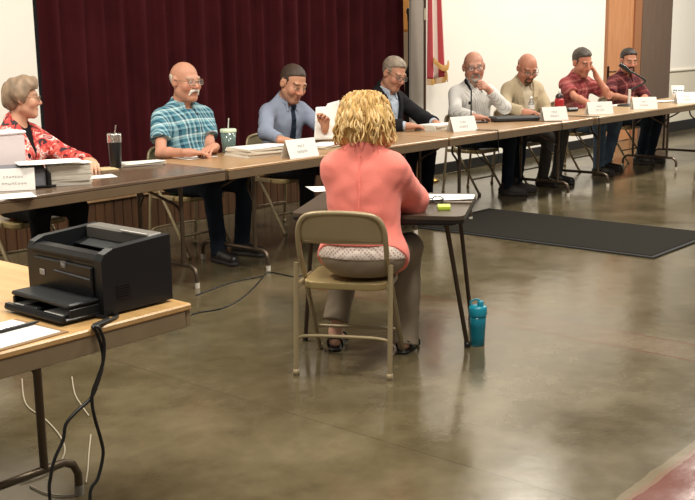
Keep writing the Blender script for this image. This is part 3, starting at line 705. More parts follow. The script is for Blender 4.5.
o=np_mesh('covered_equipment',V,Q,mat('black_cloth','131315',.9),None); o.location=(g[0],g[1],.33); tag(o,'black cloth-covered equipment standing on the stage behind the man in the dark jacket','equipment')
# ------------------------------------------------------------------ flag
g=W(4.63,-1.86); fl=thing('flag_on_pole','red and white striped flag with gold fringe hanging on a pole by the back wall','flag',(g[0],g[1],0),ROW)
MB().lathe([(0,0),(.16,0),(.16,.02),(.06,.05),(.03,.08),(0,.08)]).build('base',mat('brass','9C7A3C',.3,.9),fl); MB().tube([(0,0,.05),(0,0,2.5)],.014).build('pole',mat('pole_wood','4A3324',.35),fl)
MB().lathe([(.017,1.72),(.017,1.84)]).build('pole_highlight',mat('highlight_cream','F0E6C8',.2,.6),fl)  # pale band: a highlight on the pole, painted as colour
m,nt,b=base('flag_cloth'); uvn=node(nt,'ShaderNodeAttribute'); uvn.attribute_name='Col'; nt.links.new(uvn.outputs['Color'],b.inputs['Base Color']); b.inputs['Roughness'].default_value=.7; b.inputs['Specular IOR Level'].default_value=.2
nu,nv=57,44; V=[];col=[]
for i in range(nu):
    for j in range(nv):
        u=i/(nu-1); v=j/(nv-1); z=2.42-(2.42-1.08)*v; top=1-v; wd=.27+.10*v
        a=u*2*math.pi*1.7
        V.append((.03+wd*u*(.9+.1*v)-.02*v,-.045*math.sin(a)*(.35+.65*v)-.02,z+.10*(u-.5)**2*v+.05*u*v))
        k=int(u*6.999); c='B4474C' if k%2==0 else 'E6D8CC'
        if v<.18: c='2D3560'
        col.append(lin(c))
Q=np.array([(i*nv+j,(i+1)*nv+j,(i+1)*nv+j+1,i*nv+j+1) for i in range(nu-1) for j in range(nv-1)])
o=np_mesh('flag',np.array(V,np.float32),Q,m,fl,np.array(col)); md=o.modifiers.new('t','SOLIDIFY'); md.thickness=.003
fr=MB()
for i in range(0,nu):
    p=np.array(V[i*nv+nv-1]); fr.tube([p,p+[.002,-.004,-.03],p+[0,0,-.065]],.0045,5)
sw=smooth_path([(.03,-.09,1.33),(.12,-.1,1.27),(.2,-.1,1.24),(.29,-.09,1.25),(.33,-.07,1.29)],6)
for p in sw: fr.tube([p,np.array(p)+[.006,-.005,-.03],np.array(p)+[.004,0,-.06]],.008,5)
sw=smooth_path([(.2,-.1,1.24),(.24,-.1,1.17),(.26,-.09,1.1)],8)
for p in sw: fr.tube([p,np.array(p)+[.02,-.005,-.015],np.array(p)+[.03,0,-.035]],.007,5)
fr.build('fringe',mat('gold_fringe','D0A25C',.6),fl)
# ------------------------------------------------------------------ folding tables of the row
M_TT=wood('tan_laminate','9F7D59','B08E68',.28,0,1.5); M_TD=wood('walnut_laminate','5C4B3D','705C4A',.22,0,1.5); M_TG=wood('grey_tan_laminate','A48A6A','B29A78',.3,0,1.5)
M_EDGE=mat('table_edge_band','6E5B45',.4,vary=.08); M_LEG=mat('brown_tube_steel','5C4E40',.32,.55); M_CAP=mat('white_foot_cap','D8D0C2',.5)
def folding_table(label,loc,rz,L,Wd,mt,inset,me=M_EDGE,ml=M_LEG,capm=M_CAP,group=None,lo=(.05,.17)):
    """origin at floor, middle; local x along the top, front edge at -Wd/2"""
    r=thing('folding_table',label,'table',loc,rz,group); h=.74
    MB().box((0,0,h-.011),(L,Wd,.022),b=.005).build('tabletop',mt,r)
    e=MB(); d=.052
    for s_ in(-1,1): e.box((0,s_*(Wd/2-.012),h-.022-d/2),(L-.01,.02,d),b=.003); e.box((s_*(L/2-.012),0,h-.022-d/2),(.02,Wd-.05,d),b=.003)
    e.build('apron',me,r)
    for sx in(-1,1):
        x=sx*(L/2-inset); y0=Wd/2-lo[0]; y1=Wd/2-lo[1]
        for sy in(-1,1):
            MB().tube([(x,sy*y1,.135),(x,sy*y1,h-.03)],.0145,10).build('leg',ml,r)
            c=MB().tube([(x,sy*y0,.0),(x,sy*y0,.035)],.0165,10); c.build('foot_cap',capm,r)
        bar=[(x,-y0,.03),(x,-y0,.08),(x,-y0+.018,.117),(x,-y0+.055,.135),(x,y0-.055,.135),(x,y0-.018,.117),(x,y0,.08),(x,y0,.03)]
        MB().tube(bar,.0145,10).build('foot_bar',ml,r)
        for sy in(-1,1): MB().tube(smooth_path([(x,sy*y1,.46),(x-sx*.01,sy*y1*.82,.515),(x-sx*.06,sy*y1*.45,.565),(x-sx*.16,sy*y1*.2,.63),(x-sx*.3,sy*.04,h-.04)],5),.009,8).build('brace',ml,r)
        MB().box((x,0,h-.04),(.05,Wd-.2,.02)).build('leg_bracket',ml,r)
    return r
def row_table(label,t0,t1,mt,ins=.38): c=W((t0+t1)/2,-.38); return folding_table(label,(c[0],c[1],0),ROW,t1-t0,.76,mt,ins,group='folding tables in the panel row')
row_table('dark walnut folding table with the paper ream and black tumbler, nearest of the row',-2.47,-.02,M_TD,.24)
row_table('tan folding table with the green cup, in front of the man in a tie',.0,2.43,M_TT)
row_table('tan folding table carrying the black case, in front of the man with a goatee',2.45,4.9,M_TT)
row_table('grey-tan folding table at the far right end of the row, with the paper cup',4.97,7.42,M_TG)
row_table('farthest folding table, cut off by the right edge of the photo',7.44,9.88,M_TG,.45)
# ------------------------------------------------------------------ folding chairs
M_CH=mat('tan_chair_enamel','9A8A6A',.35,.15,vary=.04); M_CHS=mat('tan_seat_enamel','A08C60',.35,.15)
def make_chair(label,loc,rz,group=None):
    r=thing('folding_chair',label,'chair',loc,rz,group); hw=.215
    # seat pan: dished, with rounded corners and a rolled lip
    F=Field((-.26,-.26,.36),(.26,.28,.50),.006); 
    X_,Y_,Z_=F.full(); qx=np.abs(X_)-.135; qy=np.abs(Y_-.015)-.125; dx=np.maximum(qx,0); dy=np.maximum(qy,0); d2=np.sqrt(dx*dx+dy*dy)+np.minimum(np.maximum(qx,qy),0)-.062
    ztop=.442-.014*np.clip(1-(X_/.2)**2,0,1)*np.clip(1-((Y_-.0)/.2)**2,0,1)+.002*0; F.F=np.maximum(np.maximum(d2,Z_-ztop),.405-Z_).astype(np.float32)
    V,Q=F.mesh(); np_mesh('seat',V,Q,M_CHS,r)
    for s_ in(-1,1):
        MB().tube([(s_*.212,.215,.012),(s_*.207,.02,.30),(s_*.203,-.10,.47),(s_*.203,-.165,.56)],.0125,10).build('leg',M_CH,r)
        MB().tube([(s_*.222,-.215,.012),(s_*.222,-.17,.53)],.012,10).build('leg',M_CH,r)
        for y,x in((.215,.212),(-.215,.222)): MB().lathe([(0,0),(.0155,0),(.0165,.012),(.0145,.028),(0,.028)],(s_*x,y,0),12).build('foot_cap',M_CH,r)
        MB().box((s_*.209,-.06,.425),(.016,.24,.03),b=.004).build('seat_bracket',M_CH,r)
    top=[(-.203,-.165,.56),(-.204,-.19,.63),(-.198,-.208,.70),(-.172,-.22,.748),(-.12,-.228,.768),(0,-.236,.775),(.12,-.228,.768),(.172,-.22,.748),(.198,-.208,.70),(.204,-.19,.63),(.203,-.165,.56)]
    MB().tube(smooth_path(top,5),.0125,10).build('back_frame',M_CH,r)
    def fn(u,v):
        z=.628+.145*v; hx=.197 if z<.69 else .197-.075*((z-.69)/.083)**2.2; x=(2*u-1)*hx; return (x,-.178-.30*(z-.60)*.75-.022*(1-(x/.2)**2)*1.0+.012*(1-min(1,v*6))**2,z)
    MB().grid(fn,21,14).build('backrest',M_CH,r,solid=.008)
    MB().tube(smooth_path([(-.222,-.196,.10),(-.218,-.19,.155),(-.185,-.187,.182),(0,-.185,.186),(.185,-.187,.182),(.218,-.19,.155),(.222,-.196,.10)],5),.0085,8).build('crossbar',M_CH,r)
    MB().tube([(-.21,.13,.135),(-.18,.12,.15),(.18,.12,.15),(.21,.13,.135)],.0085,8).build('crossbar',M_CH,r)
    return r
gf=np.array([.21,.978,0]); BR=-math.atan2(.21,.978)
ch0=make_chair('tan metal folding chair in the foreground, seating the woman in coral',(.014,4.876,0),BR)
# ------------------------------------------------------------------ clothes materials
LB=[(0,'3F6F80'),(.18,'A9CBD2'),(.3,'2F5566'),(.42,'C9DCDD'),(.5,'558A99'),(.72,'24475A'),(.84,'9CC0C8')]
PL_TEAL=plaid('teal_plaid',LB,[(0,'2F5C70'),(.2,'8DB8C2'),(.36,'D2E0DE'),(.46,'39697B'),(.7,'1F4458'),(.85,'7FAAB6')],9,9)
PL_RED=plaid('coral_plaid',[(0,'8E3F40'),(.3,'A85A56'),(.42,'6E2C30'),(.6,'9A4A4A'),(.86,'B87A72')],[(0,'8A3C3E'),(.35,'A6585A'),(.5,'702E32'),(.8,'B4736C')],8,8)
PL_MAR=plaid('maroon_plaid',[(0,'4E2226'),(.3,'6E3034'),(.45,'2A181C'),(.62,'5A282C'),(.88,'9A5A54')],[(0,'4A2024'),(.4,'2A171B'),(.6,'6A2E32'),(.85,'8E524C')],9,9)
def cloth(n,c,v=.1,vs=5,bump=.12,bs=220,sheen=0): return mat(n,c,.85,spec=.15,vary=v,vscale=vs,bump=bump,bscale=bs,sheen=sheen)
def floral(name):
    m,nt,b=base(name); tc=node(nt,'ShaderNodeTexCoord'); n=node(nt,'ShaderNodeTexNoise'); n.inputs['Scale'].default_value=16; n.inputs['Detail'].default_value=2; n.inputs['Distortion'].default_value=1.2; nt.links.new(tc.outputs['Object'],n.inputs['Vector'])
    nt.links.new(ramp(nt,n.outputs['Fac'],[(0,'2A1A1E'),(.4,'C23B38'),(.5,'E06A5C'),(.58,'F0D8D0'),(.64,'8E3038'),(.72,'E9B0A8')]),b.inputs['Base Color']); b.inputs['Roughness'].default_value=.7; return m
def stripes(name,c1,c2,f=60):
    m,nt,b=base(name); tc=node(nt,'ShaderNodeTexCoord'); sp=node(nt,'ShaderNodeSeparateXYZ'); nt.links.new(tc.outputs['Object'],sp.inputs[0])
    u=math_(nt,'ADD',sp.outputs[0],math_(nt,'MULTIPLY',sp.outputs[1],.4)); nt.links.new(ramp(nt,math_(nt,'FRACT',math_(nt,'MULTIPLY',math_(nt,'ADD',u,5),f)),[(0,c1),(.72,c2)]),b.inputs['Base Color']); b.inputs['Roughness'].default_value=.8; b.inputs['Specular IOR Level'].default_value=.2; return m
def lace(name):
    m,nt,b=base(name); tc=node(nt,'ShaderNodeTexCoord'); mp=node(nt,'ShaderNodeMapping'); mp.inputs['Rotation'].default_value=(0,math.pi/4,0); nt.links.new(tc.outputs['Object'],mp.inputs[0])
    v=node(nt,'ShaderNodeTexVoronoi'); v.inputs['Scale'].default_value=75; v.inputs['Randomness'].default_value=.15; nt.links.new(mp.outputs[0],v.inputs['Vector'])
    nt.links.new(ramp(nt,v.outputs['Distance'],[(0,'A8948A'),(.40,'DCCDC2')]),b.inputs['Base Color']); b.inputs['Roughness'].default_value=.85; return m
DENIM=cloth('dark_denim','1E2632',.2,9); DENIM2=cloth('blue_denim','566A80',.25,9); BLACKT=cloth('black_trousers','15151A',.1); GREYT=cloth('grey_trousers','4E4C48',.1); TAUPE=cloth('taupe_trousers','8C7E6C',.06); NAVYT=cloth('charcoal_trousers','1E1E24',.1)
BLUESH=cloth('pale_blue_shirt','8A93A6',.05); BLUESH2=cloth('sky_shirt','B4C0CE',.05); WHITEST=stripes('white_striped_shirt','D6D3CC','B4B4B2',55); KHAKI=cloth('khaki_jacket_cloth','B3A386',.06); DARKJ=cloth('charcoal_jacket_cloth','201F22',.12); CREAM=cloth('cream_shirt','C8BCA4',.05)
CORAL=cloth('coral_knit','F0877A',.05,7,.18,160,.15); FLORAL=floral('floral_print'); INNER=cloth('black_top','151417',.1); TIE=cloth('navy_tie','1F2836',.1)
BTN=mat('shirt_button','E0DCD4',.3); DARKSH=mat('dark_suede_shoe','3A3532',.7)
HANDF=(.3,.4,.3)
P=[]
def add(**k): P.append(k)
G_=ROW
add(who='woman in the red floral top',label='woman with short grey-brown hair, glasses and red floral top, far left in profile',t=-.84,n=-1.08,s=.96,hs=1.03,nose=.97,bulk=.92,female=True,lean=4,tyaw=24,head=(54,2,0),skin='D2A083',hair=('bob','8C7660'),glasses='wire',brow='7A6654',
    R=dict(w=('xn',66,-.62,.79),f=(-.75,.6,-.1),hint=(.9,-.2,-.5)),L=dict(w=('xn',92,-.66,.79),f=(.5,.8,-.1)),trousers=BLACKT,neckr=.048,
    clothes=[('inner_top',.006,.2,INNER,dict(neck=True)),('blouse',.018,1.8,FLORAL,dict(vee=(.06,.50,.26),sleeve=1.12))])
add(who='bald man in teal plaid',label='bald man with white moustache and glasses in a teal plaid shirt',t=.52,n=-1.04,s=1.03,bulk=1.2,belly=.02,lean=2,tyaw=-4,head=(0,3,0),skin='C08A70',hair=('fringe','C9BDB0'),glasses='wire',beard=('moustache','E6E0D6'),brow='B09A88',fat=1.08,
    R=dict(w=('xn',189,-.62,.785),f=(-.85,.45,-.05),hint=(.55,-.6,-.8),curl=(.3,.35,.3)),L=dict(w=('xn',214,-.63,.80),f=(.85,.3,-.05),hint=(-.55,-.6,-.8),curl=(.3,.35,.3)),trousers=DENIM,neckr=.062,
    legR=dict(k=(.16,.47,.52),a=(.15,.52,.09)),legL=dict(k=(-.16,.48,.52),a=(-.13,.45,.09)),
    clothes=[('shirt',.014,.62,PL_TEAL,dict(collar=PL_TEAL,buttons=BTN,sleeve=1.12))])
add(who='man in the navy tie',label='dark-haired man in a pale blue dress shirt and navy tie, looking down at papers',t=1.62,n=-1.14,s=1.0,hs=1.19,bulk=1.1,lean=13,tyaw=-6,head=(-8,24,-4),skin='C08C70',hair=('crew','43342A'),brow='33261E',stubble='7A5C4C',
    R=dict(w=('xn',283,-.64,.79),f=(-.85,.4,-.05),hint=(.9,-.3,-.6)),L=dict(w=('xn',325,-.60,.86),f=(.25,.25,.8),nrm=(.9,.2,-.2),hint=(-.8,0,-.6),curl=(.5,.6,.4)),trousers=NAVYT,
    clothes=[('shirt',.012,1.82,BLUESH,dict(collar=BLUESH,tie=TIE,sleeve=1.08))])
add(who='grey-haired man in the dark jacket',label='grey-haired man in a dark jacket and open blue shirt, reading papers',t=2.94,n=-1.14,s=1.03,bulk=1.12,belly=.02,lean=10,tyaw=0,head=(-6,24,-5),skin='BE8A70',hair=('short','8E8070'),glasses='dark',brow='7A6A5A',fat=1.06,
    R=dict(w=('xn',410,-.64,.785),f=(-.7,.6,-.05),hint=(.9,-.3,-.5)),L=dict(w=('xn',436,-.62,.785),f=(.6,.7,-.05),hint=(-.9,-.2,-.5)),trousers=NAVYT,neckr=.06,
    clothes=[('shirt',.010,1.86,BLUESH2,dict(collar=BLUESH2,buttons=BTN)),('jacket',.026,1.78,DARKJ,dict(vee=(.085,.50,.02),lapel=DARKJ,wr=.006))])
add(who='man in the white striped shirt',label='balding man with glasses and grey goatee in a white striped shirt, fist at his mouth',t=4.29,n=-1.05,s=1.03,bulk=1.15,belly=.03,lean=7,tyaw=-28,head=(-48,6,3),skin='C08B74',hair=('fringe','A09284'),glasses='dark',beard=('goatee','9A9086'),brow='8A7A6C',hs=1.2,fat=1.12,
    R=dict(w=('xn',478,-.68,.785),f=(-.9,.3,-.05),hint=(.9,-.2,-.6)),L=dict(w=('xn',487,-.76,1.045),f=(.85,-.02,.40),nrm=(.2,-.95,-.2),hint=(-.3,.75,-.8),curl=(1.1,1.2,.7)),trousers=DENIM,neckr=.062,
    legR=dict(k=(-.02,.46,.53),a=(.02,.46,.09),d=(-.4,1,0)),legL=dict(k=(-.36,.38,.53),a=(-.22,.42,.09),d=(-.5,1,0)),shoe=DARKSH,
    clothes=[('shirt',.014,1.8,WHITEST,dict(collar=WHITEST,sleeve=1.12))])
add(who='bald man in the khaki jacket',label='bald man with dark goatee and glasses in a khaki jacket, looking down',t=5.16,n=-1.03,s=1.02,bulk=1.1,belly=.02,lean=11,tyaw=-24,head=(-36,28,0),skin='BA8068',hair=('fringe','6A5648'),glasses='dark',beard=('goatee','4A3A30'),brow='4A3A30',hs=1.18,fat=1.1,
    R=dict(w=('xn',527,-.66,.785),f=(-.7,.6,-.05),hint=(.9,-.2,-.5)),L=dict(w=('xn',545,-.64,.785),f=(.7,.6,-.05),hint=(-.9,-.2,-.5)),trousers=GREYT,neckr=.06,
    legR=dict(k=(.13,.46,.52),a=(.10,.38,.09)),legL=dict(k=(-.15,.46,.52),a=(-.12,.42,.09)),
    clothes=[('shirt',.010,1.86,CREAM,dict(collar=CREAM)),('jacket',.024,1.8,KHAKI,dict(vee=(.08,.50,.05),lapel=KHAKI,wr=.006))])
add(who='man in the coral-red plaid shirt',label='man in a coral-red plaid shirt covering his face with one hand, elbow on the table',t=6.46,n=-1.12,s=1.04,bulk=1.12,belly=.02,lean=11,tyaw=-12,head=(-22,20,4),skin='BB7E66',hair=('short','433A32'),brow='4A3A30',stubble='8A6656',hs=1.18,fat=1.04,
    R=dict(w=('xn',592,-.60,.785),f=(-.85,.4,-.05),hint=(.95,-.1,-.5)),L=dict(w=('xn',596,-.84,1.08),f=(.35,-.12,.8),nrm=(.55,-.75,-.1),hint=(-.25,.85,-.8),curl=(.25,.3,.25)),trousers=DENIM2,thigh=1.1,
    legR=dict(k=(.16,.47,.52),a=(.30,.55,.09),d=(.2,1,0)),legL=dict(k=(-.34,.42,.53),a=(-.10,.42,.09),d=(-.2,1,0)),
    clothes=[('shirt',.014,.75,PL_RED,dict(collar=PL_RED,sleeve=1.12))])
add(who='bearded man in maroon plaid',label='bearded dark-haired man in a maroon plaid shirt at the far right microphone',t=7.52,n=-1.04,s=1.02,bulk=1.1,belly=.02,lean=12,tyaw=-20,head=(-38,12,0),skin='A9745C',hair=('short','2A211C'),beard=('full','241C18'),brow='241C18',fat=1.04,
    R=dict(w=('xn',632,-.66,.79),f=(-.9,.3,-.05),hint=(.95,-.1,-.5)),L=dict(w=('xn',645,-.66,.80),f=(.8,.35,-.05),hint=(-.95,-.1,-.5)),trousers=DENIM,
    legR=dict(k=(.15,.47,.52),a=(.18,.40,.09)),legL=dict(k=(-.15,.47,.52),a=(-.08,.40,.09)),
    clothes=[('shirt',.014,.85,PL_MAR,dict(collar=PL_MAR,sleeve=1.12))])
bl=np.array([.075,4.845,0])
add(label='blonde woman in a coral cardigan sitting with her back to the camera',loc=bl,rz=BR,h=.005,s=.93,hs=1.08,bulk=.98,hip=1.22,shw=.80,belly=.005,female=True,lean=6,cuff={1:-.06,-1:.05},flare=1.15,head=(6,6,0),skin='D0A088',hair=('curly','CFAA68'),brow='8A6A44',thigh=1.12,
    R=dict(w=(.13,.48,.765),f=(-.5,.85,-.05),hint=(.6,-.1,-.7)),L=dict(w=(-.02,.46,.765),f=(.3,.9,-.05),hint=(-.5,0,-.8)),trousers=TAUPE,barefoot=True,armr=1.05,
    legR=dict(k=(.15,.43,.50),a=(.155,.27,.09),d=(.1,1,0)),legL=dict(k=(-.15,.43,.50),a=(-.20,.26,.09),d=(-.1,1,0)),
    clothes=[('lace_top',.030,.3,lace('lace_hem'),dict(hem=-.012,upto=.10,wr=.002)),('cardigan',.036,1.8,CORAL,dict(hem=.055,hemslope=.95,sleeve=1.05,wr=.006,seam=True))])
import os
if os.environ.get('ONLY'): P=[P[int(i)] for i in os.environ['ONLY'].split(',')]
for q in P: person(q)
P_LIST=[q for q in P if "who" in q]
for q in P:
    if 't' in q:
        w=W(q['t'],q['n']+.05)
        dup(ch0,(w[0],w[1],0),ROW+math.pi,'tan metal folding chair under the '+q['who'],'folding chairs of the panel')
# ------------------------------------------------------------------ things on the tables
M_PAPER=mat('white_paper','E9E6DF',.75,spec=.2,vary=.02); M_PAPER2=mat('off_white_paper','DCD6C8',.75,spec=.2); M_INK=mat('grey_print','7E7C7A',.8); M_MANILA=mat('manila','CDB68A',.7)
M_STEEL=mat('brushed_steel','C8C4BC',.25,.9); M_DGREY=mat('dark_grey_plastic','2C2D30',.45)
def tnof(P): P=np.array(P)-P0; return float(P@D),float(P@N)
def on(x,y,z=.7405,m=.1):
    P=at(x,y,z)
    if z==.7405:
        t_,n_=tnof(P); lim=-.76+m
        if n_<lim or n_>-.03: print('clamp',x,y,round(n_,2)); P=xn(x,min(max(n_,lim),-.05),z)
    return np.array([P[0],P[1],z])
def sheet(name,label,cat,P,sx,sy,rz,m=M_PAPER,th=.0012,group=None,curl=.004,seed=0):
    r=np.random.RandomState(seed); a,b_=r.uniform(0,6,2)
    f=lambda u,v:((u-.5)*sx,(v-.5)*sy,th+curl*max(0,(abs(u-.5)*2)**3*math.sin(a+3*v))+curl*.3*(1+math.sin(b_+2*u)))
    o=MB().grid(f,9,9).build(name,m,None,P,rz,solid=.0006); return tag(o,label,cat,group)
def stack(label,P,sx,sy,h,rz,seed=0,group=None,messy=.006):
    r=np.random.RandomState(seed); t=thing('paper_stack',label,'paper stack',P,rz,group); z=0; k=max(3,int(h/.012)); mb=MB()
    for i in range(k):
        hh=h/k; mb.box((r.uniform(-messy,messy),r.uniform(-messy,messy),z+hh/2),(sx,sy,hh*.98),rot('z',r.uniform(-.05,.05)*messy/.006)); z+=hh
    mb.build('sheets',M_PAPER2,t)
    f=lambda u,v:((u-.5)*sx+.01,(v-.5)*sy-.008,z+.001+.012*u*u*(1-v)); MB().grid(f,9,9).build('top_sheet',M_PAPER,t,solid=.0008); return t
def tent(label,P,rz,lines=((4,.010),(6,.012)),w=.28,hgt=.125,hd=.05,seed=0):
    t_,n_=tnof(P); k=math.sin(abs(ROW-rz))*w/2+hd*math.cos(ROW-rz)+.008; P=tuple(np.array(P)+N*min(0,-k-n_))
    t=thing('name_tent',label,'name card',P,rz,'folded name cards on the panel tables')
    mb=MB()
    f=lambda u,v:((u-.5)*w,-hd+2*hd*v,.001+hgt*(1-abs(2*v-1)**1.03)); MB().grid(f,2,25,False).build('card',M_PAPER,t,solid=.0008)
    r=np.random.RandomState(seed); sl=math.atan2(hgt,hd); pm=MB()
    for k,(n,hh) in enumerate(lines):
        y0=.62-.30*k; x=-n*.0095
        for i in range(n):
            ww=r.uniform(.009,.013); q=lambda u:np.array([0,-hd+hd*u,.001+hgt*u])
            c=q(y0)+np.array([x+ww/2,-.0016*math.sin(sl),.0016*math.cos(sl)])
            R=np.stack([[1,0,0],[0,math.cos(sl),math.sin(sl)],[0,-math.sin(sl),math.cos(sl)]],1)
            s1=r.randint(3)
            pm.box(c-np.array([ww*.38,0,0]),(.0022,hh*1.5,.0004),R)
            if s1!=1: pm.box(c+R@np.array([0,hh*.7,0]),(ww*.7,.0022,.0004),R)
            if s1!=0: pm.box(c+R@np.array([0,-hh*.65,0]),(ww*.7,.0022,.0004),R)
            if s1!=2: pm.box(c+np.array([ww*.34,0,0]),(.0022,hh*1.5,.0004),R)
            x+=ww+.0055
    pm.build('printed_name',M_INK,t); return t
A=math.radians
# -- table of the woman in the floral top
o=thing('storage_box','white box with rounded corners standing at the far left beside the floral-top woman','box',(*on(5,180)[:2],.7405),ROW)
MB().box((0,0,.14),(.22,.16,.28),b=.015).build('body',mat('white_box','E8DCDC',.5),o); MB().box((0,0,.287),(.232,.172,.022),b=.008).build('lid',mat('white_box_lid','EFE4E4',.5),o)
P=on(68,183); stack('thick ream of white paper with loose sheets on top, left of the black tumbler',(P[0],P[1],.7405),.24,.24,.115,A(22),3)
P=on(36,186); t=thing('document_stand','dark grey document stand with a black clip, behind the name card at far left','document stand',(P[0],P[1],.7405),A(22))
MB().prism([(-.10,0),(.10,0),(.10,.12),(.03,.125),(-.07,.10)],0,-.2,.05).build('body',mat('grey_plastic','6A6A70',.5),t); MB().box((.062,-.035,.045),(.03,.15,.09),b=.01).build('clip',M_BLACK,t); MB().box((0,-.10,.008),(.2,.03,.012),b=.003).build('base_bar',M_BLACK,t)
P=on(17,190); tent('name card with pale blue print leaning before the grey document stand, leftmost card',(P[0],P[1],.7405),A(15),((7,.006),(8,.006)),w=.2,hgt=.12,hd=.03,seed=9)
P=on(50,186); sheet('paper_sheet','loose white sheet lying across the grey document stand and the paper ream','paper',(P[0]+.0,P[1]+.02,.872),.36,.24,A(24),seed=2,curl=.008)
P=on(8,198); sheet('paper_sheet','white sheet at the front edge of the dark table, below the leftmost name card','paper',(P[0]-.02,P[1]+.05,.7405),.28,.2,A(25),seed=3)
P=on(97,165); o=MB().box((0,0,.003),(.24,.16,.005),b=.001).build('manila_envelope',M_MANILA,None,(P[0],P[1],.7405),A(30)); tag(o,'manila envelope lying on the dark table left of the black tumbler','envelope')
P=on(98,177); sheet('paper_sheet','white sheet between the paper ream and the black tumbler','paper',(P[0],P[1],.7405),.2,.15,A(30),seed=4)
P=on(116,166); t=thing('travel_tumbler','tall black tumbler with steel rim and straw on the dark walnut table','tumbler',(P[0],P[1],.7405))
MB().lathe([(0,0),(.034,0),(.036,.004),(.045,.195),(.043,.2),(0,.2)]).build('body',M_BLACK,t); MB().lathe([(.0462,.165),(.0462,.2),(.047,.212),(.044,.222),(0,.222)]).build('lid',M_STEEL,t); MB().tube([(0,.01,.2),(.012,.012,.275)],.0042,8).build('straw',M_STEEL,t)
P=on(140,157); stack('low spread of white papers left of the bald man in teal plaid',(P[0],P[1],.7405),.28,.2,.014,A(28),5,messy=.012)
P=on(196,152); sheet('paper_sheet','white sheet under the folded hands of the teal plaid man','paper',(P[0],P[1],.7405),.28,.18,ROW,seed=6)
# -- tan table
P=on(229,145,m=.07); t=thing('plastic_cup','clear green cup with pale lid and straw beside the thick paper stack','cup',(P[0],P[1],.7405))
M_CUP=mat('green_cup_plastic','A8C8BE',.12,trans=.75,spec=.5); M_TEA=mat('green_drink','5E8478',.2)
MB().lathe([(0,0),(.044,0),(.046,.003),(.057,.155),(.0555,.155),(.0445,.006),(0,.006)]).build('cup_body',M_CUP,t); MB().lathe([(0,.0075),(.0435,.0075),(.0525,.12),(0,.12)]).build('drink',M_TEA,t)
MB().lathe([(.0585,.15),(.06,.156),(.06,.168),(.054,.174),(0,.174)]).build('lid',mat('pale_green_lid','C9D8BE',.4),t); MB().tube([(0,0,.168),(.006,.006,.25)],.0042,8).build('straw',mat('clear_straw','C8C8BC',.3),t)
P=on(258,155); stack('thick stack of white papers beside the name card of the man in the tie',(P[0],P[1],.7405),.36,.28,.06,ROW-.12,7,messy=.012)
P=on(300,157); tent('name card in front of the man in the navy tie, left of the blonde woman',(P[0],P[1],.7405),ROW-.05,seed=11)
P=on(322,147); stack('papers lying under the hands of the man in the navy tie',(P[0],P[1],.7405),.28,.22,.02,ROW+.2,8)
# sheet held upright by the man in the tie
h3=[q for q in P_LIST if q['who'].startswith('man in the navy')]
for q in h3:
    sp_=q['_']; w=sp_['arms']['L'][2]; o=MB()
    Rz=rot('z',ROW+math.pi); wp=np.array(W(q['t'],q['n']))+Rz@w
    def fn(u,v): 
        lean=.10*v; return ((u-.5)*.216*(1-.25*v*u)+.03*v, .05*math.sin(u*3.0)*(.5+.5*v)+lean, .25*v+.05*v*(u>.4)*u)
    o=MB().grid(fn,14,14).build('paper_sheet',M_PAPER,None,(wp[0]+.02,wp[1]-.02,.764),A(8),solid=.0008); tag(o,'curling white sheet held up in the left hand of the man in the tie','paper')
P=on(437,130); stack('stack of papers read by the grey-haired man in the dark jacket',(P[0],P[1],.7405),.3,.24,.05,ROW-.1,9,messy=.01)
P=on(424,130); o=MB().box((0,0,.006),(.03,.12,.012),b=.004).build('pen_case',M_BLACK,None,(P[0],P[1],.7405),ROW+.9); tag(o,'small black case beside the papers of the dark-jacketed man','pen case')
P=on(462,131); tent('name card of the striped-shirt man, left of the microphone with a thin stand',(P[0],P[1],.7405),A(36),seed=12)
P=on(385,137); sheet('paper_sheet','white slip on the tan table right of the blonde woman\'s hair','paper',(P[0],P[1],.7405),.14,.1,ROW,seed=10)
# -- microphone of the striped-shirt man
P=on(471,121); t=thing('desk_microphone','black desk microphone on a thin stand before the striped-shirt man','microphone',(P[0],P[1],.7405),A(10))
MB().tube([(0,0,.008),(.0,-.14,.006)],.006,8).build('foot',M_BLACKM,t); MB().tube([(-.05,.03,.006),(.0,0,.008),(.16,-.03,.006)],.006,8).build('foot',M_BLACKM,t); MB().tube([(0,0,.006),(0,0,.30)],.0065,8).build('pole',M_BLACKM,t); MB().box((-.012,0,.19),(.03,.022,.03),b=.006).build('clamp',M_BLACK,t)
MB().tube([(0,0,.30),(.0,.05,.345)],.007,8).build('neck',M_BLACKM,t); mm=MB(); mm.tube([(0,.02,.315),(0,.11,.365),(0,.13,.376),(0,.165,.395)],[.012,.017,.026,.022],12); mm.build('microphone_head',M_BLACK,t)
P=on(514,121); t=thing('equipment_case','flat black zip case lying on the tan table before the striped-shirt man','case',(P[0],P[1],.7405),A(14))
MB().box((0,0,.024),(.46,.2,.046),b=.014).build('body',M_DGREY,t); MB().tube([(-.225,-.096,.026),(.225,-.096,.026)],.0035,6).build('zip',M_BLACK,t); MB().box((.19,-.103,.026),(.03,.006,.008),b=.001).build('zip_pull',M_BLACK,t)
P=on(505,112); stack('white papers behind the flat black zip case',(P[0],P[1],.7405),.34,.22,.012,ROW-.3,13,messy=.012)
P=on(531,113); t=thing('water_bottle','small clear plastic water bottle in front of the khaki-jacketed man','bottle',(P[0],P[1],.7405))
MB().lathe([(0,0),(.03,0),(.032,.006),(.032,.05),(.029,.06),(.032,.07),(.032,.115),(.028,.135),(.014,.16),(.0125,.175),(0,.175)]).build('body',mat('clear_plastic','E6ECEC',.1,trans=.8),t); MB().lathe([(.0325,.07),(.0325,.112)]).build('label',mat('bottle_label','D8DCD8',.5),t); MB().lathe([(0,.195),(.014,.193),(.0145,.172),(.0125,.172)]).build('cap',mat('white_cap','EDEDEA',.4),t)
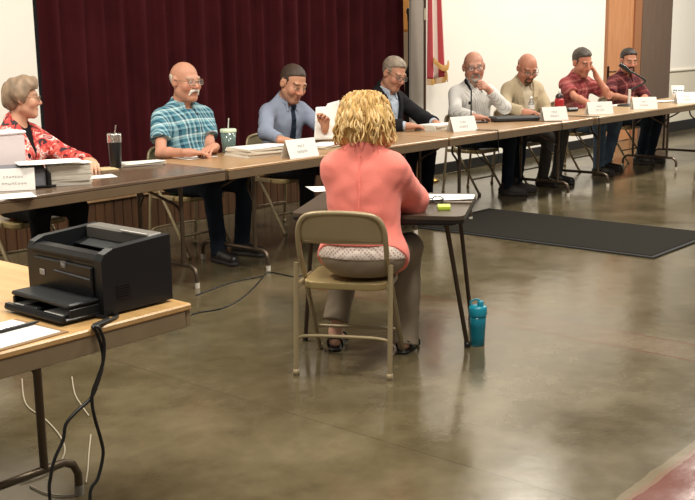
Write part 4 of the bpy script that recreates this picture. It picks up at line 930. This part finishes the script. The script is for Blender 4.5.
P=on(524,112); sheet('paper_sheet','white sheet between the hands of the khaki-jacketed man','paper',(P[0],P[1],.7405),.28,.2,A(20),seed=14)
P=on(546,107); o=MB().box((0,0,.004),(.075,.15,.008),b=.003); tag(o.build('mobile_phone',M_BLACK,None,(P[0],P[1],.7405),A(40)),'dark mobile phone by the left hand of the khaki-jacketed man','phone')
P=on(553.5,120); tent('name card of the khaki-jacketed man, beside the red bottle',(P[0],P[1],.7405),A(24),seed=15)
P=on(559,110); t=thing('sports_bottle','red bottle with clear cap standing between two name cards','bottle',(P[0],P[1],.7405))
M_RED=mat('red_bottle_plastic','A8252B',.2,spec=.5); MB().lathe([(0,0),(.046,0),(.05,.006),(.05,.05),(.046,.06),(.05,.07),(.05,.13),(.04,.15),(0,.15)]).build('body',M_RED,t); MB().lathe([(.042,.148),(.044,.16),(.036,.185),(.02,.2),(0,.2)]).build('collar',mat('smoked_cap','3A2A2C',.2),t); MB().lathe([(.013,.195),(.014,.225),(.010,.245),(0,.247)]).build('spout',mat('clear_spout','E8E4E0',.15),t)
P=on(572,111.5); o=MB().box((0,0,.02),(.13,.07,.035),b=.012); t=thing('sunglasses_case','dark shiny sunglasses case right of the red bottle','case',(P[0],P[1],.7405),A(20)); o.build('body',M_BLACK,t); MB().box((0,0,.039),(.11,.05,.006),b=.002).build('lid',mat('grey_lid','5E5A58',.25),t)
# -- far table
P=on(599,114); tent('name card in front of the coral-red plaid man',(P[0],P[1],.7405),A(14),seed=16)
P=on(626,106); t=thing('desk_microphone','black microphone on a white post before the bearded man','microphone',(P[0],P[1],.7405),A(-10))
MB().lathe([(0,0),(.1,0),(.1,.012),(.07,.022),(0,.024)],seg=28).build('base',M_BLACK,t); MB().tube([(.03,0,.02),(.035,0,.19)],.016,12).build('post',mat('white_post','DCD6CE',.4),t)
MB().tube(smooth_path([(.035,0,.18),(.2,.02,.27),(.12,.02,.34),(.02,.03,.40)],6),.010,8).build('boom',M_BLACKM,t); MB().tube([(.05,.03,.375),(.0,.03,.41),(-.03,.03,.432),(-.085,.03,.47)],[.015,.019,.027,.024],12).build('microphone_head',M_BLACK,t)
P=on(614,105); sheet('paper_sheet','white sheet under the microphone base of the bearded man','paper',(P[0],P[1],.7405),.3,.2,A(30),seed=17)
P=on(650,109); tent('name card of the bearded man, right of the white-post microphone',(P[0],P[1],.7405),A(10),seed=18)
P=on(664,102); stack('thin pile of white papers left of the white paper cup',(P[0],P[1],.7405),.32,.22,.012,A(20),19,messy=.012)
P=on(677,100); t=thing('paper_cup','white paper cup with blue print at the far end of the row','cup',(P[0],P[1],.7405))
MB().lathe([(0,.0),(.056,.0),(.06,.003),(.078,.165),(.074,.165),(.058,.006),(0,.006)],seg=28).build('cup_body',mat('white_cup','EFEDE8',.5),t); MB().lathe([(.078,.163),(.0805,.167),(.078,.171),(.075,.167)],seg=28).build('rim',mat('white_cup','EFEDE8',.5),t)
pr=MB(); r_=np.random.RandomState(2)
for k in range(5):
    for j in range(2):
        a0=math.radians(-150+k*24+r_.uniform(-3,3)); z=.085+.03*j; rad=.06+.018*z/.165+.0014; a1=a0+r_.uniform(.25,.36)
        pr.add([(rad*math.cos(a_),rad*math.sin(a_),zz) for a_ in np.linspace(a0,a1,5) for zz in (z,z+.02)],[(2*i,2*i+2,2*i+3,2*i+1) for i in range(4)],True)
pr.build('blue_print',mat('blue_ink','3E6C92',.6),t)
P=on(693,104); tent('name card at the right edge of the photo, past the paper cup',(P[0],P[1],.7405),A(12),seed=20)
# cables hanging over the front edge
def cord(name,label,pts,m,r=.0045,n=6,group=None): return tag(MB().tube(smooth_path(pts,n),r,7).build(name,m),label,'cord',group)
for x,(lab) in ((497,'dark microphone cord over the table edge below the flat black case'),(561,'dark cord over the table edge below the khaki man\'s name card'),(598,'dark cord over the table edge below the coral-red plaid man\'s card')):
    t0=tnof(xn(x,.0,.74))[0]; cord('audio_cable',lab,[W(t0-.05,-.32,.746),W(t0-.02,-.12,.746),W(t0,-.005,.748),W(t0+.004,.007,.74),W(t0+.01,.008,.69),W(t0+.02,.004,.6),W(t0+.06,-.02,.5),W(t0+.12,-.12,.42),W(t0+.16,-.3,.5),W(t0+.18,-.36,.64)],M_BLACK,.004)
# ------------------------------------------------------------------ the speaker's card table
s2=np.array([.2,.98,0]); e2=np.array([.98,-.2,0]); cw,cdp=.84,.75
cc=np.array([.70,5.61,0])-s2*cdp/2-e2*cw/2; RS=math.atan2(-.2,.98)
t=thing('card_table','small dark brown folding table in front of the blonde woman','table',(cc[0],cc[1],0),RS)
M_DT=mat('dark_table_top','4A3F33',.32,vary=.08,vscale=5); M_DTE=mat('dark_table_frame','1F1B18',.35,.3)
pl=[]
for sx,sy,a0 in((1,-1,-90),(1,1,0),(-1,1,90),(-1,-1,180)):
    for k in range(7): a=math.radians(a0+15*k); pl.append((sx*(cw/2-.05)+.05*math.cos(a),sy*(cdp/2-.05)+.05*math.sin(a)))
MB().prism(pl,2,.694,.712).build('tabletop',M_DT,t); MB().prism([(x*1.004,y*1.004) for x,y in pl],2,.676,.694).build('edge_rim',M_DTE,t)
MB().tube([(x*.9,y*.9,.668) for x,y in pl],.009,8,closed=True).build('under_frame',M_DTE,t)
for sx in(-1,1):
    for sy in(-1,1):
        top_=np.array([sx*(cw/2-.09),sy*(cdp/2-.07),.668]); ft=np.array([sx*(cw/2+.0),sy*(cdp/2-.24 if sy<0 else cdp/2-.02),.0]) if sy<0 else np.array([sx*(cw/2-.02),sy*(cdp/2-.03),0])
        MB().tube([top_,ft+[0,0,.015]],.0115,10).build('leg',mat('bronze_tube','4A3E34',.3,.6),t); MB().lathe([(0,0),(.015,0),(.016,.03),(0,.03)],ft,12).build('foot_cap',M_BLACK,t)
    MB().tube([(sx*(cw/2-.1),-cdp/2+.07,.655),(sx*(cw/2-.1),cdp/2-.07,.655)],.008,8).build('brace',M_DTE,t)
zt=.7125
P=on(447,199,zt); stack('pad of white papers on the dark card table right of the blonde woman',(P[0]-.04,P[1]-.02,zt),.34,.23,.012,RS+.05,31,messy=.004)
P=on(444,209,zt); t=thing('sticky_note_pad','lime green sticky note pad at the front corner of the card table','note pad',(P[0],P[1],zt),RS+.15)
MB().box((0,0,.008),(.062,.062,.016),b=.002).build('pad',mat('lime_paper','B8D43A',.7),t); MB().box((0,-.0,.0175),(.06,.06,.0025),rot('x',.05)).build('top_note',mat('pale_lime_paper','CFE46A',.7),t)
P=on(431,204,zt); t=thing('reading_glasses','folded black spectacles on the card table beside the lime note pad','spectacles',(P[0],P[1],zt),RS+.1)
for sx in(-1,1):
    MB().tube([(sx*.034+.027*math.cos(a)*1.0,.0+.0,.022+.019*math.sin(a)) for a in np.linspace(0,2*math.pi,18,endpoint=False)],.0028,7,closed=True).build('rim',M_BLACK,t)
MB().tube([(-.008,0,.027),(0,-.003,.03),(.008,0,.027)],.0026,7).build('bridge',M_BLACK,t)
MB().tube(smooth_path([(-.062,0,.028),(-.055,.02,.02),(.03,.03,.012),(.06,.026,.006)],5),.0026,7).build('temple',M_BLACK,t); MB().tube(smooth_path([(.062,0,.028),(.055,.014,.02),(-.03,.022,.012),(-.06,.018,.006)],5),.0026,7).build('temple',M_BLACK,t)
P=on(313,186,zt); sheet('paper_sheet','white sheet overhanging the left side of the card table','paper',(P[0]+.12,P[1]-.12,zt),.28,.2,RS+.5,seed=32)
P=on(380,192,zt); sheet('paper_sheet','white sheet hidden partly by the blonde woman on the card table','paper',(P[0],P[1],zt),.216,.28,RS,seed=33)
# shaker bottle on the floor
P=at(475,345,0); t=thing('shaker_bottle','translucent teal shaker bottle standing on the floor beside the card table leg','bottle',(P[0]+.012,P[1],0))
M_TEAL=mat('teal_plastic','12849A',.2,trans=.35,spec=.5); MB().lathe([(0,.0),(.034,.0),(.037,.004),(.038,.05),(.041,.1),(.044,.165),(.0425,.165),(.036,.006),(0,.006)]).build('body',M_TEAL,t); MB().lathe([(0,.007),(.0355,.007),(.0385,.08),(0,.08)]).build('drink',mat('teal_drink','0E6274',.2),t)
MB().lathe([(.046,.158),(.047,.165),(.047,.196),(.042,.206),(.02,.21),(0,.21)]).build('lid',mat('teal_lid','1489A0',.35),t); MB().lathe([(.0165,.2),(.0165,.228),(.013,.235),(0,.236)],(.012,-.012,0),16).build('spout_cap',mat('teal_lid','1489A0',.35),t); MB().tube(smooth_path([(-.03,.0,.2),(-.038,0,.225),(-.01,0,.24),(.012,-.006,.236)],4),.0045,7).build('carry_loop',mat('teal_lid','1489A0',.35),t)
# floor mat
lo_,hi_=(2.27,-.25),(3.42,1.86); o=rowbox(lo_[0],hi_[0],lo_[1],hi_[1],.0,.012,b=.004); t=thing('floor_mat','long charcoal floor mat in front of the far half of the table row','mat',W(2.8,.8),ROW)
v=o.v; o.v=[tuple(rot('z',-ROW)@(np.array(p)-W(2.8,.8))) for p in v]; o.build('rubber_border',mat('mat_rubber','171717',.8),t)
MB().box((.045,0,.0135),(1.07,2.03,.006)).v; mp_=MB().box(((lo_[0]+hi_[0])/2-2.8,-((lo_[1]+hi_[1])/2-.8),.0135),(1.09,2.05,.006),b=.002); mp_.build('carpet_field',mat('mat_carpet','26241F',.95,spec=.1,vary=.3,vscale=120,bump=.4,bscale=300),t)
# ------------------------------------------------------------------ printer table
pc=at(192,303,.74); pc=np.array([pc[0],pc[1],0]); LT=1.83; c=pc-D*.38-N*LT/2
M_OAKT=wood('oak_laminate','B58E5A','C9A46E',.3,0,1.6)
folding_table('oak-topped folding table carrying the black printer, nearest the camera',(c[0],c[1],0),-TH,LT,.76,M_OAKT,.5,mat('oak_edge_band','85755A',.4,vary=.08),mat('bronze_leg_tube','5E5140',.3,.6),mat('grey_foot_cap','8A8478',.5),lo=(.12,.25))
MPB=mat('printer_black','0D0F11',.34,spec=.4,bump=.03,bscale=500); MPD=mat('printer_charcoal','15181A',.42,spec=.4); MPG=mat('printer_grey','6E6A62',.45)
po=at(112,318,.74); pr=thing('laser_printer','black desktop laser printer with open paper trays on the oak table','printer',(po[0]-D[0]*.018-N[0]*.012,po[1]-D[1]*.018-N[1]*.012,.7405),-TH)
w_,d_,zb=.385,.262,.008; bt=-w_
def side(x0,x1,nm,m=MPB): MB().prism([(0,zb),(d_,zb),(d_,.215),(.045,.203),(.012,.19),(0,.17)],0,x0,x1).build(nm,m,pr)
side(-.034,0,'side_cover',MPD); side(bt,bt+.03,'side_cover',MPD)
MB().prism([(0,.052),(d_,.052),(d_,.165),(.19,.135),(.03,.165),(0,.165)],0,bt+.03,-.034).build('body',MPB,pr)
MB().box((bt/2,d_/2+.05,.03),(w_-.066,d_-.1,.044)).build('base',MPD,pr)
f=MB(); f.prism([(.0,.160),(.03,.160),(.042,.188),(.012,.186),(0,.172)],0,bt+.03,-.034); f.build('front_lip',MPB,pr)
MB().box((bt/2,d_-.03,.195),(w_-.064,.06,.045),b=.006).build('rear_cover',MPG,pr)
MB().box((bt/2-.02,d_-.082,.168),(w_-.1,.05,.004),rot('x',.25),b=.001).build('output_flap',MPD,pr); MB().box((bt/2+.09,d_-.06,.2185),(.13,.006,.002)).build('paper_edge',mat('label_white','C8C4BC',.6),pr)
MB().box((bt/2-.06,.13,.151),(.022,.03,.003),rot('x',-.2)).build('tray_label',mat('tray_label_grey','9A9A98',.5),pr)
MB().box((-.19,-.003,.1),(.30,.012,.1),b=.004).build('front_door',MPB,pr)
MB().tube([(-.225,-.011,.118),(-.045,-.011,.112)],.0035,8).build('door_ridge',mat('ridge_grey','4A4C50',.3),pr)
MB().box((-.292,-.0105,.105),(.024,.004,.018),b=.001).build('go_button',mat('button_silver','B8B8B6',.35),pr)
lg=MB().box((-.178,-.0098,.142),(.026,.003,.022),b=.0012).build('badge',mat('badge_silver','6A6C70',.3,.4),pr)
text_obj('badge_letters','hp',.018,mat('badge_letter','C9CACC',.4),lg,(-.178,-.0118,.1425),np.stack([[1,0,0],[0,0,1],[0,-1,0]],1))
tr=MB(); tr.box((-.168,-.062,.012),(.296,.15,.012),b=.004); tr.prism([(-.137,.012),(-.12,.012),(-.118,.026),(-.132,.026)],0,-.316,-.02); tr.build('paper_tray',MPB,pr)
for x in(-.312,-.028): MB().box((x,-.05,.028),(.012,.11,.03),b=.003).build('tray_side',MPD,pr)
for x,ww in((-.28,.05),(-.10,.095)): MB().box((x,-.066,.0205),(ww,.125,.004)).build('tray_paper',M_PAPER,pr)
MB().box((-.195,-.066,.024),(.07,.12,.014),b=.003).build('paper_guide',MPB,pr)
MB().box((-.172,-.052,.052),(.30,.11,.014),b=.005).build('tray_cover',MPD,pr)
sl=MB()
for k in range(6): sl.box((.0012,.075+.0*k,.05+.008*k),(.003,.05,.003))
sl.build('side_vent',M_BLACK,pr)
# pad with a pen
q=lambda d,n,z=.7405:pc+D*d+N*n+np.array([0,0,z])
g=q(-.57,-.135); t=thing('paper_pad','white writing paper on a brown folder at the near left table corner','paper',tuple(g),-TH+.06)
MB().box((.0,.0,.0015),(.24,.25,.003),b=.001).build('folder',mat('brown_folder','8A6A44',.7),t); MB().box((-.004,-.012,.0042),(.225,.235,.0022)).build('sheet',M_PAPER,t)
g=at(19,328,.7475); t=thing('ballpoint_pen','black ballpoint pen lying on the white paper at near left','pen',(g[0],g[1],.7515),A(52))
MB().tube([(-.068,0,0),(-.062,0,0),(.045,0,0),(.06,0,0),(.07,0,0)],[.0035,.005,.0052,.0035,.001],10).build('barrel',M_BLACK,t); MB().box((-.045,0,.006),(.04,.003,.002),b=.0005).build('clip',M_STEEL,t)
# printer leads: they hang over the near edge of the table to the floor
def hang(pts,off): return [onplane(x,y,off,pc) for x,y in pts]
def lead(label,tb,pts,off):
    h=hang(pts,off); a=np.array(h[0]); e=[np.array(tb[0]),np.array(tb[1]),a*[1,1,0]+[0,0,.748]-N*.012]; 
    last=h[-1]; tail=[last*[1,1,0]+N*.03+[0,0,.05],last*[1,1,0]+N*.10-D*.05+[0,0,.006],last*[1,1,0]+N*.22-D*.25+[0,0,.006]]
    return cord('power_lead',label,e+h+tail,M_BLACK,.0052,7,'black leads hanging from the printer table')
lead('black lead looping left as it hangs from the printer table',(q(-.30,-.10,.747),q(-.29,-.04,.747)),[(96,331),(101,345),(103,362),(98,382),(91,398),(77,411),(66,424),(63,440),(55,458),(51,475),(50,500)],.012)
lead('black lead hanging straight down from the printer table',(q(-.26,-.10,.747),q(-.255,-.04,.747)),[(99,328),(104,342),(103,362),(97,380),(92,396),(94,415),(101,440),(103,455),(98,478),(90,498)],.022)
M_WC=mat('white_cord','A69C86',.5)
F0=lambda pts:[np.array([*at(x,y,0)[:2],.005]) for x,y in pts]
cord('extension_cord','white cord curling on the floor below the printer table leg',F0([(22,380),(26,405),(45,420),(60,437),(65,452),(57,468),(40,478),(20,484)]),M_WC,.003)
cord('extension_cord','white cord on the floor running past the foot of the table leg',F0([(30,487),(45,494),(62,497),(78,496)]),M_WC,.003)
cord('extension_cord','short white cord on the floor behind the black leads',F0([(91,436),(89,455),(88,470),(86,484)]),M_WC,.003)
cord('extension_cord','faint white cord on the floor left of the black leads',F0([(72,378),(75,395),(82,407),(89,417)]),M_WC,.003)
cord('floor_cable','thin dark cable lying on the floor from the printer table toward the tan table',F0([(186,317),(200,313),(222,309),(240,300),(254,288),(262,279),(269,273),(292,277),(303,276)]),M_BLACK,.0042)
cord('floor_cable','thin dark cable lying under the dark table, behind the curved table foot',F0([(196,296),(212,290),(232,283),(262,277)]),M_BLACK,.004)
# ------------------------------------------------------------------ light
def area(name,loc,sx,sy,power,col=(1,.93,.82),rotx=0,rz=0):
    l=bpy.data.lights.new(name,'AREA'); l.shape='RECTANGLE'; l.size=sx; l.size_y=sy; l.energy=power; l.color=col
    o=bpy.data.objects.new(name,l); C.objects.link(o); o.location=loc; o.rotation_euler=(rotx,0,rz); return o
w=bpy.data.worlds.new('room_light'); sc.world=w; w.use_nodes=True; w.node_tree.nodes['Background'].inputs[0].default_value=(1,.93,.84,1); w.node_tree.nodes['Background'].inputs[1].default_value=.2
gl=at(525,506,0)*(1+4.2/CH); gl=tnof(gl); g2=tnof(at(650,400,0))
for i,(t,n,pw) in enumerate(((.2,.9,60),(3.5,1.2,100),(7,.9,150),(10,1.0,210),(gl[0],gl[1],30),(g2[0],g2[1],120),(-2.4,-.2,120),(-3,3.4,95))):  # presumed ceiling lamps, plus unseen fills added for left wall, right floor, blonde's back
    p=W(t,n,4.2); area('ceiling_and_fill_light',p,1.2,.6,pw,rz=ROW)
area('stage_fill_light',W(7.2,-4.1,3.9),.6,.6,60,rz=ROW)  # unseen fill, added to brighten the stage wall behind the gap
sc.view_settings.view_transform='Standard'; sc.view_settings.look='None'; sc.view_settings.gamma=1; sc.view_settings.use_curve_mapping=False; sc.view_settings.exposure=.25
